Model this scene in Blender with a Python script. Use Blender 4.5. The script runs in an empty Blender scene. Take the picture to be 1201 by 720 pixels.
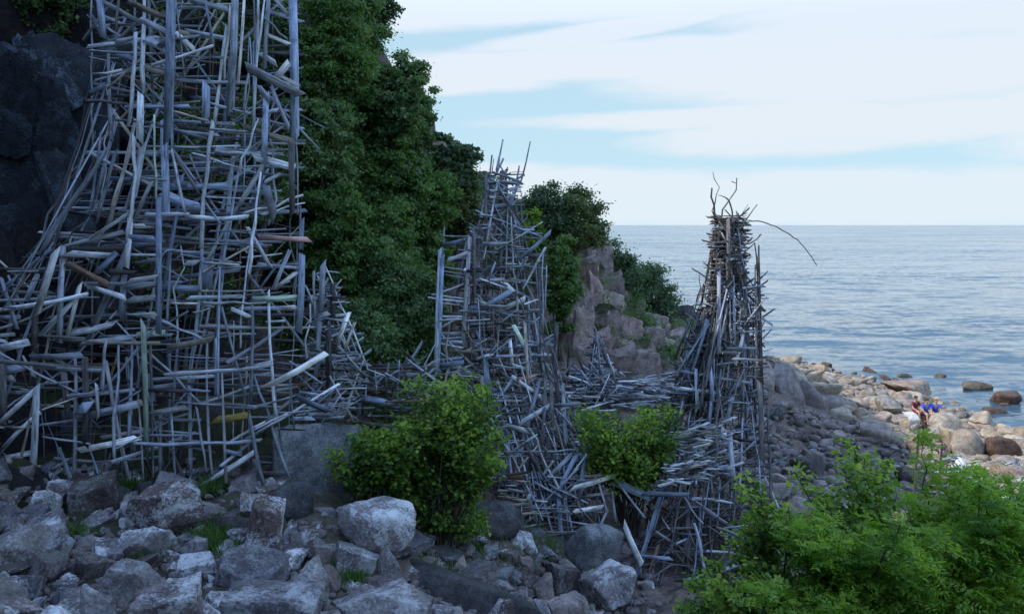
import bpy, bmesh, math, random
import numpy as np
from mathutils import Vector, Matrix, Euler, noise

# ------------------------------------------------------------------ camera, sky, sun, exposure
S = bpy.context.scene
C = S.collection
F = 942.0
CX, CY = 600.5, 360.0
CAMZ = 9.0
PITCH = math.atan(96.0 / F)
cd = bpy.data.cameras.new('camera')
cam = bpy.data.objects.new('camera', cd)
C.objects.link(cam)
cam.location = (0, 0, CAMZ)
cam.rotation_euler = (math.pi / 2 - PITCH, 0, 0)
cd.sensor_width = 36
cd.lens = 36 * F / 1201.0
cd.clip_start = 0.05
cd.clip_end = 90000
S.camera = cam

SUN_EL, SUN_AZ = math.radians(43), math.radians(262)      # azimuth clockwise from +Y
sun_dir = Vector((math.sin(SUN_AZ) * math.cos(SUN_EL), math.cos(SUN_AZ) * math.cos(SUN_EL), math.sin(SUN_EL)))
ld = bpy.data.lights.new('sun', 'SUN')
ld.energy = 4.0
ld.angle = math.radians(0.5)
ld.color = (1.0, 0.93, 0.82)
sun = bpy.data.objects.new('sun', ld)
C.objects.link(sun)
sun.rotation_euler = sun_dir.to_track_quat('Z', 'Y').to_euler()
sun.location = (-40, 0, 60)
S.view_settings.view_transform = 'Standard'
S.view_settings.look = 'None'
S.view_settings.exposure = 0.16
S.view_settings.gamma = 1.0

W = bpy.data.worlds.new('World')
S.world = W
W.use_nodes = True
nt = W.node_tree
nt.nodes.clear()


class NT:
    """tiny node helper"""
    def __init__(s, tree):
        s.t = tree

    def n(s, typ, _in=None, **kw):
        nd = s.t.nodes.new(typ)
        for k, v in kw.items():
            setattr(nd, k, v)
        for k, v in (_in or {}).items():
            sock = nd.inputs[k]
            if isinstance(v, bpy.types.NodeSocket):
                s.t.links.new(v, sock)
            elif isinstance(v, bpy.types.Node):
                s.t.links.new(v.outputs[0], sock)
            else:
                sock.default_value = v
        return nd

    def m(s, op, a, b=0.0, c=0.0, clamp=False):
        nd = s.n('ShaderNodeMath', {0: a, 1: b, 2: c}, operation=op)
        nd.use_clamp = clamp
        return nd.outputs[0]

    def ramp(s, fac, stops, interp='LINEAR'):
        nd = s.n('ShaderNodeValToRGB', {'Fac': fac})
        cr = nd.color_ramp
        cr.interpolation = interp
        while len(cr.elements) < len(stops):
            cr.elements.new(0.5)
        for e, (p, c) in zip(cr.elements, stops):
            e.position = p
            e.color = (*c, 1) if len(c) == 3 else c
        return nd.outputs[0]

    def mix(s, f, a, b, blend='MIX'):
        nd = s.t.nodes.new('ShaderNodeMix')
        nd.data_type = 'RGBA'
        nd.blend_type = blend
        for k, v in ((0, f), (6, a), (7, b)):
            if isinstance(v, bpy.types.NodeSocket):
                s.t.links.new(v, nd.inputs[k])
            else:
                nd.inputs[k].default_value = v if k == 0 else (*v, 1)
        return nd.outputs[2]


def build_sky():
    g = NT(nt)
    sky = g.n('ShaderNodeTexSky', sky_type='NISHITA')
    sky.sun_disc = False
    sky.sun_elevation = SUN_EL
    sky.sun_rotation = SUN_AZ
    sky.air_density = 1.0
    sky.dust_density = 0.6
    sky.ozone_density = 2.0
    tc = g.n('ShaderNodeTexCoord')
    sep = g.n('ShaderNodeSeparateXYZ', {0: tc.outputs['Generated']})
    x, y, z = sep.outputs
    el = g.m('MULTIPLY', g.m('ARCSINE', z), 57.29578)                       # elevation in degrees
    az = g.m('MULTIPLY', g.m('ARCTAN2', x, y), 57.29578)                    # azimuth from +Y
    zz = g.m('ADD', g.m('MAXIMUM', z, 0.0), 0.12)
    px = g.m('DIVIDE', x, zz)
    py = g.m('DIVIDE', y, zz)
    pv = g.n('ShaderNodeCombineXYZ', {0: g.m('MULTIPLY', px, 0.35), 1: py, 2: 0.0})
    # ragged warp on the band edges, in sky directions
    wv = g.n('ShaderNodeCombineXYZ', {0: g.m('MULTIPLY', az, 0.10), 1: g.m('MULTIPLY', el, 0.42), 2: 3.0})
    wn = g.n('ShaderNodeTexNoise', {'Vector': wv, 'Scale': 1.0, 'Detail': 8.0, 'Roughness': 0.62})
    w = g.m('MULTIPLY', g.m('SUBTRACT', wn.outputs[0], 0.5), 2.4)
    # cirrus sheets: (azimuth, elevation, half width, half height, tilt)
    bands = [(20.0, 15.6, 34.0, 1.7, 0.03), (10.0, 11.2, 20.0, 1.25, 0.035), (24.0, 9.6, 17.0, 2.5, -0.02),
             (15.0, 7.3, 14.0, 0.7, 0.02), (6.0, 13.0, 9.0, 0.7, 0.12), (30.0, 13.0, 15.0, 2.0, 0.0),
             (24.0, 6.3, 13.0, 1.5, 0.05), (-6.0, 9.9, 9.0, 0.9, 0.0), (-4.0, 14.5, 9.0, 1.3, 0.02),
             (20.0, 1.7, 34.0, 1.9, 0.0), (0.0, 2.7, 20.0, 1.4, 0.0), (40.0, 9.0, 12.0, 6.0, 0.0)]
    dens = None
    for (a0, e0, ha, he, tl) in bands:
        da = g.m('DIVIDE', g.m('SUBTRACT', az, a0), ha)
        ee = g.m('SUBTRACT', el, g.m('ADD', g.m('MULTIPLY', g.m('SUBTRACT', az, a0), tl), e0))
        de = g.m('DIVIDE', ee, he)
        q = g.m('SUBTRACT', 1.0, g.m('ADD', g.m('MULTIPLY', da, da), g.m('MULTIPLY', de, de)))
        q = g.m('MAXIMUM', q, -1.0)
        dens = q if dens is None else g.m('MAXIMUM', dens, q)
    hi = g.n('ShaderNodeTexNoise', {'Vector': pv, 'Scale': 1.3, 'Detail': 7.0, 'Roughness': 0.55})
    hid = g.m('MULTIPLY', g.m('SUBTRACT', hi.outputs[0], 0.50), 3.0)
    upper = g.m('MULTIPLY', g.m('SUBTRACT', el, 18.0), 0.15, clamp=True)
    low = g.m('ADD', g.m('ADD', dens, w), 0.25)
    mixd = g.m('ADD', g.m('MULTIPLY', low, g.m('SUBTRACT', 1.0, upper)), g.m('MULTIPLY', hid, upper))
    fac = g.ramp(g.m('ADD', g.m('MULTIPLY', mixd, 0.5), 0.36), [(0.12, (0, 0, 0)), (0.72, (0.86, 0.86, 0.86))], 'EASE')
    # cloud colour: overhead made brighter and bluer to lift the light in shade
    ccol = g.ramp(g.m('DIVIDE', el, 60.0, clamp=True), [(0.0, (0.70, 0.79, 0.86)), (0.12, (0.74, 0.79, 0.85)), (0.22, (0.74, 0.80, 0.90)), (0.34, (0.84, 1.06, 1.45)), (0.70, (0.98, 1.50, 2.90))])
    ccol = g.mix(1.0, ccol, (10.0, 10.0, 10.0), 'MULTIPLY')
    # thin veil of pale air low over the sea
    veil = g.ramp(g.m('DIVIDE', el, 40.0, clamp=True), [(0.0, (0.85, 0.85, 0.85)), (0.5, (0.75, 0.75, 0.75)), (1.0, (0.6, 0.6, 0.6))])
    base = g.mix(veil, sky.outputs[0], (5.2, 7.5, 8.9))
    col = g.mix(fac, base, ccol)
    bg = g.n('ShaderNodeBackground', {'Color': col, 'Strength': 0.10})
    out = g.n('ShaderNodeOutputWorld', {'Surface': bg})


build_sky()

# ------------------------------------------------------------------ geometry of the view: photo pixel -> point at distance Y
cp, sp = math.cos(PITCH), math.sin(PITCH)


def ray(px, py):
    a, b = (px - CX) / F, -(py - CY) / F
    return Vector((a, cp + b * sp, -sp + b * cp))


def P(px, py, Y):
    d = ray(px, py)
    return Vector((0, 0, CAMZ)) + d * (Y / d.y)


# ------------------------------------------------------------------ terrain
CTRL = []
def cpx(px, py, Y): CTRL.append(tuple(P(px, py, Y)))
def cw(x, y, z): CTRL.append((x, y, z))
# shelf of tumbled rock below the tall tower
for a in [(0, 720, 9.5), (150, 720, 9.8), (300, 720, 10.2), (430, 720, 10.8), (0, 650, 11), (200, 640, 12), (350, 640, 12.2), (30, 575, 13.5), (200, 575, 14.2),
          (330, 560, 14.6), (420, 640, 12.6)]: cpx(*a)
for a in [(-9, 16, 5.0), (-5.5, 16.3, 4.9), (-3.5, 17, 4.7), (-1.8, 18.5, 4.6)]: cw(*a)
# gully and the towers' feet
for a in [(520, 710, 12.6), (600, 725, 13.2), (740, 715, 15.5), (500, 620, 15.5), (620, 640, 17), (700, 665, 17), (560, 600, 17.5), (800, 700, 16), (880, 650, 18.5)]: cpx(*a)
for a in [(640, 490, 23), (740, 470, 25), (560, 470, 23), (820, 460, 27), (870, 440, 31)]: cpx(*a)
# rocky slope and beach
for a in [(930, 610, 20), (1000, 560, 24), (950, 530, 27), (1030, 510, 31), (930, 475, 33), (890, 428, 37), (970, 470, 37), (1100, 560, 24), (1160, 600, 21),
          (930, 440, 47), (1000, 455, 43), (1090, 495, 34.5), (1150, 530, 30)]: cpx(*a)
# shore line and sea bed
for a in [(15.5, 56, 0.0), (20.0, 48, -0.02), (21.3, 41, -0.05), (21.5, 34.8, 0), (25, 30, -0.1), (27, 22, -0.4), (30, 60, -3), (20, 70, -3), (5, 66, -2.5), (36, 40, -3), (40, 20, -3.5), (34, 0, -3), (16, 20, 1.0), (14, 12, 1.6), (20, 10, 0.2)]: cw(*a)
# cliff, ridge and headland
for a in [(600, 330, 29), (560, 275, 31), (640, 285, 32), (700, 300, 34), (745, 360, 37), (700, 430, 29), (760, 440, 31.5), (650, 400, 28), (790, 372, 43), (830, 395, 46), (870, 425, 49), (500, 240, 28.5), (440, 200, 26)]: cpx(*a)
for a in [(3.0, 46, 3.0), (9, 54, 0.6), (-3, 44, 9.0), (-4, 60, 1.0), (-6, 21.5, 6.0), (-9, 18.6, 8.0), (-9.5, 20.6, 15.5), (-5, 23.5, 11.0), (-3.0, 21.5, 6.2), (-12, 24, 23), (-12, 16.5, 14), (-7, 29, 18.5),
          (-13, 12, 12), (-14, 4, 15), (-14, -8, 17), (-24, 20, 36), (-24, 0, 36), (-24, 40, 36), (-24, -24, 36), (-14, 44, 25), (-13, 60, 19), (-36, 10, 37), (-36, 60, 36), (-36, -24, 37), (-24, 70, 28),
          (-10, 80, -2), (-25, 92, -2)]: cw(*a)
# where the photographer stands
for a in [(0, 0, 7.35), (0, -10, 8.5), (-4, 4, 7.0), (-5, 8, 4.9), (0, 6, 5.6), (3, 7.5, 5.2), (6, 7.5, 4.8), (8, 0, 6.5), (8, 12, 3.0), (4, 12, 2.9), (14, 0, 4.5), (14, -10, 5)]: cw(*a)
CT = np.array(CTRL)


def tps(r2):
    return r2 * np.log(r2 + 1e-9) * 0.5


d2 = ((CT[:, None, :2] - CT[None, :, :2]) ** 2).sum(-1)
K = tps(d2) + np.eye(len(CT)) * 0.35
Pm = np.c_[np.ones(len(CT)), CT[:, :2]]
A = np.block([[K, Pm], [Pm.T, np.zeros((3, 3))]])
SOL = np.linalg.solve(A, np.r_[CT[:, 2], 0, 0, 0])


def Hs(x, y):
    """smooth ground height, arrays or scalars"""
    x = np.atleast_1d(np.asarray(x, float)); y = np.atleast_1d(np.asarray(y, float))
    r2 = (x[:, None] - CT[None, :, 0]) ** 2 + (y[:, None] - CT[None, :, 1]) ** 2
    h = tps(r2) @ SOL[:-3] + SOL[-3] + SOL[-2] * x + SOL[-1] * y
    return np.clip(h, -3.8, 40)


def H(x, y):
    return float(Hs(x, y)[0])


def hit(px, py, y0=6.0, y1=60.0, step=0.25):
    """first meeting of the sight line with the smooth ground"""
    ys = np.arange(y0, y1, step)
    d = ray(px, py)
    xs = d.x / d.y * ys
    zs = CAMZ + d.z / d.y * ys
    h = Hs(xs, ys)
    i = np.nonzero(zs < h)[0]
    k = i[0] if len(i) else len(ys) - 1
    return Vector((xs[k], ys[k], h[k]))


def fbm(v, o=4, H_=1.0):
    return noise.fractal(v, H_, 2.0, o)


# ------------------------------------------------------------------ materials
def mat(name):
    m = bpy.data.materials.new(name)
    m.use_nodes = True
    m.node_tree.nodes.clear()
    return m, NT(m.node_tree)


def out(g, sh, disp=None):
    o = g.n('ShaderNodeOutputMaterial', {'Surface': sh})


def rock_mat(name, cols, lichen=(0.50, 0.52, 0.55), lich=0.5, scale=1.0, moss=0.0, rand=True):
    m, g = mat(name)
    geo = g.n('ShaderNodeNewGeometry')
    oi = g.n('ShaderNodeObjectInfo')
    if rand:
        tco = g.n('ShaderNodeTexCoord').outputs['Object']
        # size-true coordinates: copies are scaled objects, so use world position shifted per object
        off = g.n('ShaderNodeVectorMath', {0: geo.outputs['Position'], 1: oi.outputs['Location']}, operation='SUBTRACT')
        sh = g.n('ShaderNodeCombineXYZ', {0: g.m('MULTIPLY', oi.outputs['Random'], 37.0), 1: g.m('MULTIPLY', oi.outputs['Random'], 91.0), 2: 0.0})
        v = g.n('ShaderNodeVectorMath', {0: off, 1: sh}, operation='ADD').outputs[0]
        r = oi.outputs['Random']
    else:
        v = geo.outputs['Position']
        r = g.n('ShaderNodeTexNoise', {'Vector': v, 'Scale': 0.45 * scale, 'Detail': 3.0}).outputs[0]
    base = g.ramp(r, [(i / max(1, len(cols) - 1) * (0.9 if rand else 0.35) + (0.05 if rand else 0.33), c) for i, c in enumerate(cols)], 'LINEAR')
    n1 = g.n('ShaderNodeTexNoise', {'Vector': v, 'Scale': 3.2 * scale, 'Detail': 8.0, 'Roughness': 0.68})
    n2 = g.n('ShaderNodeTexNoise', {'Vector': v, 'Scale': 26.0 * scale, 'Detail': 5.0, 'Roughness': 0.7})
    n3 = g.n('ShaderNodeTexNoise', {'Vector': v, 'Scale': 1.3 * scale, 'Detail': 9.0, 'Roughness': 0.72, 'Distortion': 0.4})
    tint = g.ramp(n1.outputs[0], [(0.30, (0.42, 0.40, 0.42)), (0.5, (1.0, 0.98, 0.98)), (0.70, (1.6, 1.55, 1.5))])
    col = g.mix(1.0, base, tint, 'MULTIPLY')
    sp_ = g.ramp(n2.outputs[0], [(0.35, (0.62, 0.62, 0.64)), (0.65, (1.35, 1.35, 1.33))])
    col = g.mix(1.0, col, sp_, 'MULTIPLY')
    lf = g.m('MULTIPLY', g.ramp(g.m('ADD', n3.outputs[0], g.m('MULTIPLY', g.m('SUBTRACT', n2.outputs[0], 0.5), 0.35)), [(0.53 - 0.04 * lich, (0, 0, 0)), (0.60, (1, 1, 1))]), min(1.0, lich), clamp=True)
    lr = g.m('MULTIPLY', lf, g.ramp(g.m('FRACT', g.m('MULTIPLY', r, 7.31)), [(0.15, (0.15, 0.15, 0.15)), (0.6, (1, 1, 1))])) if rand else lf
    col = g.mix(lr, col, lichen)
    # dark cracks
    vo = g.n('ShaderNodeTexVoronoi', {'Vector': g.n('ShaderNodeVectorMath', {0: v, 1: g.n('ShaderNodeVectorMath', {0: n1.outputs[1], 3: 0.35}, operation='SCALE').outputs[0]}, operation='ADD').outputs[0], 'Scale': 1.6 * scale}, feature='DISTANCE_TO_EDGE')
    crack = g.ramp(vo.outputs[0], [(0.0, (0.35, 0.35, 0.35)), (0.035, (1, 1, 1))])
    col = g.mix(0.28, col, crack, 'MULTIPLY')
    if moss > 0:
        nz = g.n('ShaderNodeSeparateXYZ', {0: geo.outputs['Normal']}).outputs[2]
        n4 = g.n('ShaderNodeTexNoise', {'Vector': v, 'Scale': 1.1, 'Detail': 6.0, 'Roughness': 0.65})
        mf = g.m('MULTIPLY', g.ramp(nz, [(0.45, (0, 0, 0)), (0.8, (1, 1, 1))]), g.ramp(n4.outputs[0], [(0.52, (0, 0, 0)), (0.62, (1, 1, 1))]))
        col = g.mix(g.m('MULTIPLY', mf, moss), col, (0.050, 0.075, 0.018))
    hgt = g.m('ADD', g.m('MULTIPLY', n1.outputs[0], 0.7), g.m('ADD', g.m('MULTIPLY', n2.outputs[0], 0.12), g.m('MULTIPLY', g.m('MINIMUM', vo.outputs[0], 0.05), 1.0)))
    bp = g.n('ShaderNodeBump', {'Height': hgt, 'Strength': 0.75, 'Distance': 0.10})
    bs = g.n('ShaderNodeBsdfPrincipled', {'Base Color': col, 'Roughness': 0.86, 'Normal': bp})
    bs.inputs['Specular IOR Level'].default_value = 0.25
    out(g, bs)
    return m


M_TALUS = rock_mat('lichened_gneiss', [(0.085, 0.068, 0.072), (0.17, 0.155, 0.165), (0.10, 0.105, 0.125), (0.20, 0.18, 0.185), (0.11, 0.080, 0.080)], lich=0.9, lichen=(0.60, 0.63, 0.68), moss=0.25)
M_PALE = rock_mat('pale_lichened_gneiss', [(0.26, 0.26, 0.27), (0.21, 0.20, 0.21)], lich=1.1, lichen=(0.68, 0.71, 0.76), moss=0.1)
M_DARK = rock_mat('dark_gneiss', [(0.05, 0.052, 0.058), (0.07, 0.066, 0.07)], lich=0.35, lichen=(0.2, 0.22, 0.25), moss=0.3)
M_CLIFF_SHADED = rock_mat('shade_darkened_cliff', [(0.020, 0.026, 0.038), (0.034, 0.042, 0.056)], lich=0.9, lichen=(0.13, 0.17, 0.23), moss=0.4)  # dry rock; shade under the overhanging trees is put into its near-black colour
M_BLUE = rock_mat('blue_grey_gneiss', [(0.15, 0.165, 0.185), (0.13, 0.145, 0.165)], lich=0.5, lichen=(0.34, 0.36, 0.38), moss=0.3)
M_BEACH = rock_mat('beach_stone', [(0.27, 0.22, 0.17), (0.35, 0.30, 0.235), (0.23, 0.17, 0.14), (0.39, 0.345, 0.28), (0.19, 0.18, 0.17), (0.31, 0.26, 0.21)], lich=0.2, lichen=(0.46, 0.42, 0.33))
M_WET = rock_mat('wet_stone', [(0.10, 0.06, 0.045), (0.07, 0.055, 0.045), (0.13, 0.10, 0.07)], lich=0.1)
M_SLOPE = rock_mat('slope_stone', [(0.24, 0.21, 0.20), (0.18, 0.165, 0.165), (0.28, 0.24, 0.22), (0.20, 0.18, 0.18)], lich=0.4, lichen=(0.36, 0.35, 0.34))


def terrain_mat():
    m, g = mat('cliff_and_ground')
    geo = g.n('ShaderNodeNewGeometry')
    v = geo.outputs['Position']
    pos = g.n('ShaderNodeSeparateXYZ', {0: v})
    nz = g.n('ShaderNodeSeparateXYZ', {0: geo.outputs['Normal']}).outputs[2]
    vs = g.n('ShaderNodeVectorMath', {0: v, 1: (1.0, 1.0, 0.35)}, operation='MULTIPLY').outputs[0]
    n1 = g.n('ShaderNodeTexNoise', {'Vector': vs, 'Scale': 1.1, 'Detail': 9.0, 'Roughness': 0.66, 'Distortion': 0.5})
    n2 = g.n('ShaderNodeTexNoise', {'Vector': v, 'Scale': 9.0, 'Detail': 7.0, 'Roughness': 0.7})
    n3 = g.n('ShaderNodeTexNoise', {'Vector': v, 'Scale': 0.35, 'Detail': 5.0, 'Roughness': 0.6})
    rock = g.ramp(n1.outputs[0], [(0.3, (0.085, 0.070, 0.068)), (0.45, (0.19, 0.150, 0.142)), (0.58, (0.27, 0.205, 0.195)), (0.72, (0.36, 0.31, 0.29))])
    rock = g.mix(1.0, rock, g.ramp(n2.outputs[0], [(0.3, (0.5, 0.5, 0.52)), (0.7, (1.4, 1.4, 1.35))]), 'MULTIPLY')
    # shade on the left cliff put into its rock colour, darker and bluer
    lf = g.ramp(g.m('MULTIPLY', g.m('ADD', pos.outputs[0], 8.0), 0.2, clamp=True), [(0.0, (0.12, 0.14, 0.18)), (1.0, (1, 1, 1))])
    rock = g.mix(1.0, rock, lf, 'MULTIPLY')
    soil = g.ramp(n2.outputs[0], [(0.3, (0.020, 0.026, 0.012)), (0.6, (0.045, 0.055, 0.022)), (0.8, (0.08, 0.085, 0.04))])
    mf = g.ramp(g.m('ADD', nz, g.m('MULTIPLY', g.m('SUBTRACT', n3.outputs[0], 0.5), 1.2)), [(0.60, (0, 0, 0)), (0.74, (1, 1, 1))])
    high = g.ramp(g.m('MULTIPLY', g.m('SUBTRACT', pos.outputs[2], 2.6), 0.4, clamp=True), [(0.0, (0.25, 0.25, 0.25)), (1.0, (1, 1, 1))])
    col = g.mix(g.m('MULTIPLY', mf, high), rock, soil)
    # shore pebbles and weed
    shore = g.ramp(g.m('MULTIPLY', g.m('ADD', pos.outputs[2], 0.6), 0.45, clamp=True), [(0.0, (1, 1, 1)), (0.55, (0, 0, 0))])
    peb = g.ramp(n2.outputs[0], [(0.3, (0.08, 0.055, 0.035)), (0.6, (0.20, 0.15, 0.10)), (0.8, (0.34, 0.28, 0.21))])
    col = g.mix(shore, col, peb)
    vo = g.n('ShaderNodeTexVoronoi', {'Vector': g.n('ShaderNodeVectorMath', {0: vs, 1: g.n('ShaderNodeVectorMath', {0: n1.outputs[1], 3: 0.5}, operation='SCALE').outputs[0]}, operation='ADD').outputs[0], 'Scale': 1.3}, feature='DISTANCE_TO_EDGE')
    crack = g.ramp(vo.outputs[0], [(0.0, (0.3, 0.3, 0.3)), (0.05, (1, 1, 1))])
    col = g.mix(0.3, col, crack, 'MULTIPLY')
    hgt = g.m('ADD', g.m('MULTIPLY', n1.outputs[0], 1.2), g.m('ADD', g.m('MULTIPLY', n2.outputs[0], 0.25), g.m('MULTIPLY', g.m('MINIMUM', vo.outputs[0], 0.06), 1.2)))
    bp = g.n('ShaderNodeBump', {'Height': hgt, 'Strength': 0.9, 'Distance': 0.18})
    bs = g.n('ShaderNodeBsdfPrincipled', {'Base Color': col, 'Roughness': 0.9, 'Normal': bp})
    bs.inputs['Specular IOR Level'].default_value = 0.2
    out(g, bs)
    return m


def wood_mat():
    m, g = mat('weathered_driftwood')
    uv = g.n('ShaderNodeUVMap', uv_map='UVMap').outputs[0]
    tone = g.n('ShaderNodeAttribute', attribute_name='tone').outputs['Color']
    st = g.n('ShaderNodeVectorMath', {0: uv, 1: (2.2, 26.0, 1.0)}, operation='MULTIPLY').outputs[0]
    n1 = g.n('ShaderNodeTexNoise', {'Vector': st, 'Scale': 1.0, 'Detail': 7.0, 'Roughness': 0.65, 'Distortion': 0.3})
    s2 = g.n('ShaderNodeVectorMath', {0: uv, 1: (3.0, 3.0, 1.0)}, operation='MULTIPLY').outputs[0]
    n2 = g.n('ShaderNodeTexNoise', {'Vector': s2, 'Scale': 1.0, 'Detail': 5.0, 'Roughness': 0.6})
    grain = g.ramp(n1.outputs[0], [(0.32, (0.28, 0.26, 0.24)), (0.46, (0.95, 0.94, 0.93)), (0.66, (1.45, 1.45, 1.45))])
    patch = g.ramp(n2.outputs[0], [(0.30, (0.50, 0.48, 0.46)), (0.5, (1.0, 1.0, 1.0)), (0.72, (1.22, 1.22, 1.22))])
    # knots and nail holes
    kv = g.n('ShaderNodeVectorMath', {0: uv, 1: (1.6, 9.0, 1.0)}, operation='MULTIPLY').outputs[0]
    kn = g.n('ShaderNodeTexVoronoi', {'Vector': kv, 'Scale': 1.0})
    knot = g.ramp(kn.outputs[0], [(0.05, (0.28, 0.24, 0.21)), (0.12, (1, 1, 1))])
    col = g.mix(1.0, tone, grain, 'MULTIPLY')
    col = g.mix(1.0, col, patch, 'MULTIPLY')
    col = g.mix(0.8, col, knot, 'MULTIPLY')
    bp = g.n('ShaderNodeBump', {'Height': n1.outputs[0], 'Strength': 0.6, 'Distance': 0.008})
    bs = g.n('ShaderNodeBsdfPrincipled', {'Base Color': col, 'Roughness': 0.82, 'Normal': bp})
    bs.inputs['Specular IOR Level'].default_value = 0.25
    out(g, bs)
    return m


def leaf_mat(name, tones, trans=0.35):
    trans = min(0.55, trans + 0.08)
    m, g = mat(name)
    at = g.n('ShaderNodeAttribute', attribute_name='shade').outputs['Fac']
    col = g.ramp(at, [(i / (len(tones) - 1), c) for i, c in enumerate(tones)])
    d = g.n('ShaderNodeBsdfPrincipled', {'Base Color': col, 'Roughness': 0.55})
    d.inputs['Specular IOR Level'].default_value = 0.5
    tr = g.n('ShaderNodeBsdfTranslucent', {'Color': g.mix(1.0, col, (1.25, 1.35, 0.55), 'MULTIPLY')})
    mx = g.n('ShaderNodeMixShader', {0: trans, 1: d.outputs[0], 2: tr.outputs[0]})
    out(g, mx)
    return m


def bark_mat():
    m, g = mat('bark')
    tc = g.n('ShaderNodeTexCoord').outputs['Object']
    v = g.n('ShaderNodeVectorMath', {0: tc, 1: (1, 1, 0.25)}, operation='MULTIPLY').outputs[0]
    n1 = g.n('ShaderNodeTexNoise', {'Vector': v, 'Scale': 14.0, 'Detail': 6.0})
    col = g.ramp(n1.outputs[0], [(0.3, (0.035, 0.028, 0.022)), (0.6, (0.11, 0.09, 0.075)), (0.75, (0.20, 0.18, 0.15))])
    bp = g.n('ShaderNodeBump', {'Height': n1.outputs[0], 'Strength': 0.8, 'Distance': 0.02})
    out(g, g.n('ShaderNodeBsdfPrincipled', {'Base Color': col, 'Roughness': 0.9, 'Normal': bp}))
    return m


def water_mat():
    m, g = mat('sea_water')
    v = g.n('ShaderNodeNewGeometry').outputs['Position']
    wind = g.n('ShaderNodeTexNoise', {'Vector': g.n('ShaderNodeVectorMath', {0: v, 1: (0.006, 0.020, 0.0)}, operation='MULTIPLY').outputs[0], 'Scale': 1.0, 'Detail': 5.0, 'Roughness': 0.6})
    amp = g.ramp(wind.outputs[0], [(0.40, (0.45, 0.45, 0.45)), (0.60, (1.65, 1.65, 1.65))])
    tot = None
    for (sx, sy, sc, wt, off_) in [(0.30, 1.0, 0.22, 0.50, 0.0), (0.45, 1.0, 0.75, 0.75, 7.0), (0.6, 1.0, 2.6, 0.50, 13.0)]:
        vv = g.n('ShaderNodeVectorMath', {0: v, 1: (sx, sy, 0.0)}, operation='MULTIPLY').outputs[0]
        nn = g.n('ShaderNodeTexNoise', {'Vector': vv, 'Scale': sc, 'Detail': 3.0, 'Roughness': 0.55})
        c = g.n('ShaderNodeVectorMath', {0: nn.outputs[1], 1: (0.5, 0.5, 0.5)}, operation='SUBTRACT').outputs[0]
        c = g.n('ShaderNodeVectorMath', {0: c, 1: (wt * 0.6, wt, 0.0)}, operation='MULTIPLY').outputs[0]
        tot = c if tot is None else g.n('ShaderNodeVectorMath', {0: tot, 1: c}, operation='ADD').outputs[0]
    tot = g.n('ShaderNodeVectorMath', {0: tot, 1: amp}, operation='MULTIPLY').outputs[0]
    bp = g.n('ShaderNodeVectorMath', {0: g.n('ShaderNodeVectorMath', {0: tot, 1: (0.0, -0.03, 1.0)}, operation='ADD').outputs[0]}, operation='NORMALIZE').outputs[0]
    gl = g.n('ShaderNodeBsdfGlossy', {'Color': (0.92, 0.95, 0.97, 1), 'Roughness': 0.15, 'Normal': bp})
    body = g.n('ShaderNodeBsdfDiffuse', {'Color': (0.085, 0.165, 0.235, 1), 'Normal': bp})
    tr = g.n('ShaderNodeBsdfTransparent', {'Color': (0.60, 0.62, 0.60, 1)})
    under = g.n('ShaderNodeMixShader', {0: 0.35, 1: body.outputs[0], 2: tr.outputs[0]})
    fr = g.n('ShaderNodeFresnel', {'IOR': 1.33, 'Normal': bp})
    out(g, g.n('ShaderNodeMixShader', {0: fr.outputs[0], 1: under.outputs[0], 2: gl.outputs[0]}))
    return m


def plain_mat(name, col, rough=0.8):
    m, g = mat(name)
    tc = g.n('ShaderNodeTexCoord').outputs['Object']
    n1 = g.n('ShaderNodeTexNoise', {'Vector': tc, 'Scale': 12.0, 'Detail': 4.0})
    c = g.mix(1.0, (*col,), g.ramp(n1.outputs[0], [(0.3, (0.8, 0.8, 0.8)), (0.7, (1.12, 1.12, 1.12))]), 'MULTIPLY')
    out(g, g.n('ShaderNodeBsdfPrincipled', {'Base Color': c, 'Roughness': rough}))
    return m


M_TERRAIN = terrain_mat()
M_WOOD = wood_mat()
M_BARK = bark_mat()
M_WATER = water_mat()
M_LEAF_DARK = leaf_mat('dark_leaves', [(0.050, 0.10, 0.046), (0.095, 0.175, 0.075), (0.15, 0.24, 0.10), (0.24, 0.33, 0.16)], 0.35)
M_LEAF_MID = leaf_mat('green_leaves', [(0.050, 0.105, 0.036), (0.085, 0.17, 0.052), (0.13, 0.225, 0.066), (0.18, 0.28, 0.10)], 0.4)
M_LEAF_PINE = leaf_mat('bluish_leaves', [(0.040, 0.076, 0.044), (0.066, 0.118, 0.062), (0.092, 0.15, 0.078), (0.13, 0.19, 0.10)], 0.3)
M_LEAF_OLIVE = leaf_mat('olive_leaves', [(0.060, 0.095, 0.036), (0.10, 0.14, 0.048), (0.16, 0.19, 0.07)], 0.3)
M_LEAF_FRESH = leaf_mat('fresh_leaves', [(0.045, 0.12, 0.025), (0.11, 0.24, 0.038), (0.22, 0.38, 0.055), (0.36, 0.50, 0.08)], 0.5)
M_LEAF_LIME = leaf_mat('lime_leaves', [(0.035, 0.080, 0.022), (0.085, 0.175, 0.034), (0.21, 0.34, 0.050), (0.40, 0.52, 0.08)], 0.5)

# ------------------------------------------------------------------ object helpers


def link(name, me, m=None, parent=None, loc=None):
    o = bpy.data.objects.new(name, me)
    C.objects.link(o)
    if m is not None and me is not None and len(me.materials) == 0:
        me.materials.append(m)
    if parent is not None:
        o.parent = parent
    if loc is not None:
        o.location = loc
    return o


def tag(o, label=None, cat=None, group=None, kind=None):
    if label: o['label'] = label
    if cat: o['category'] = cat
    if group: o['group'] = group
    if kind: o['kind'] = kind
    return o


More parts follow.
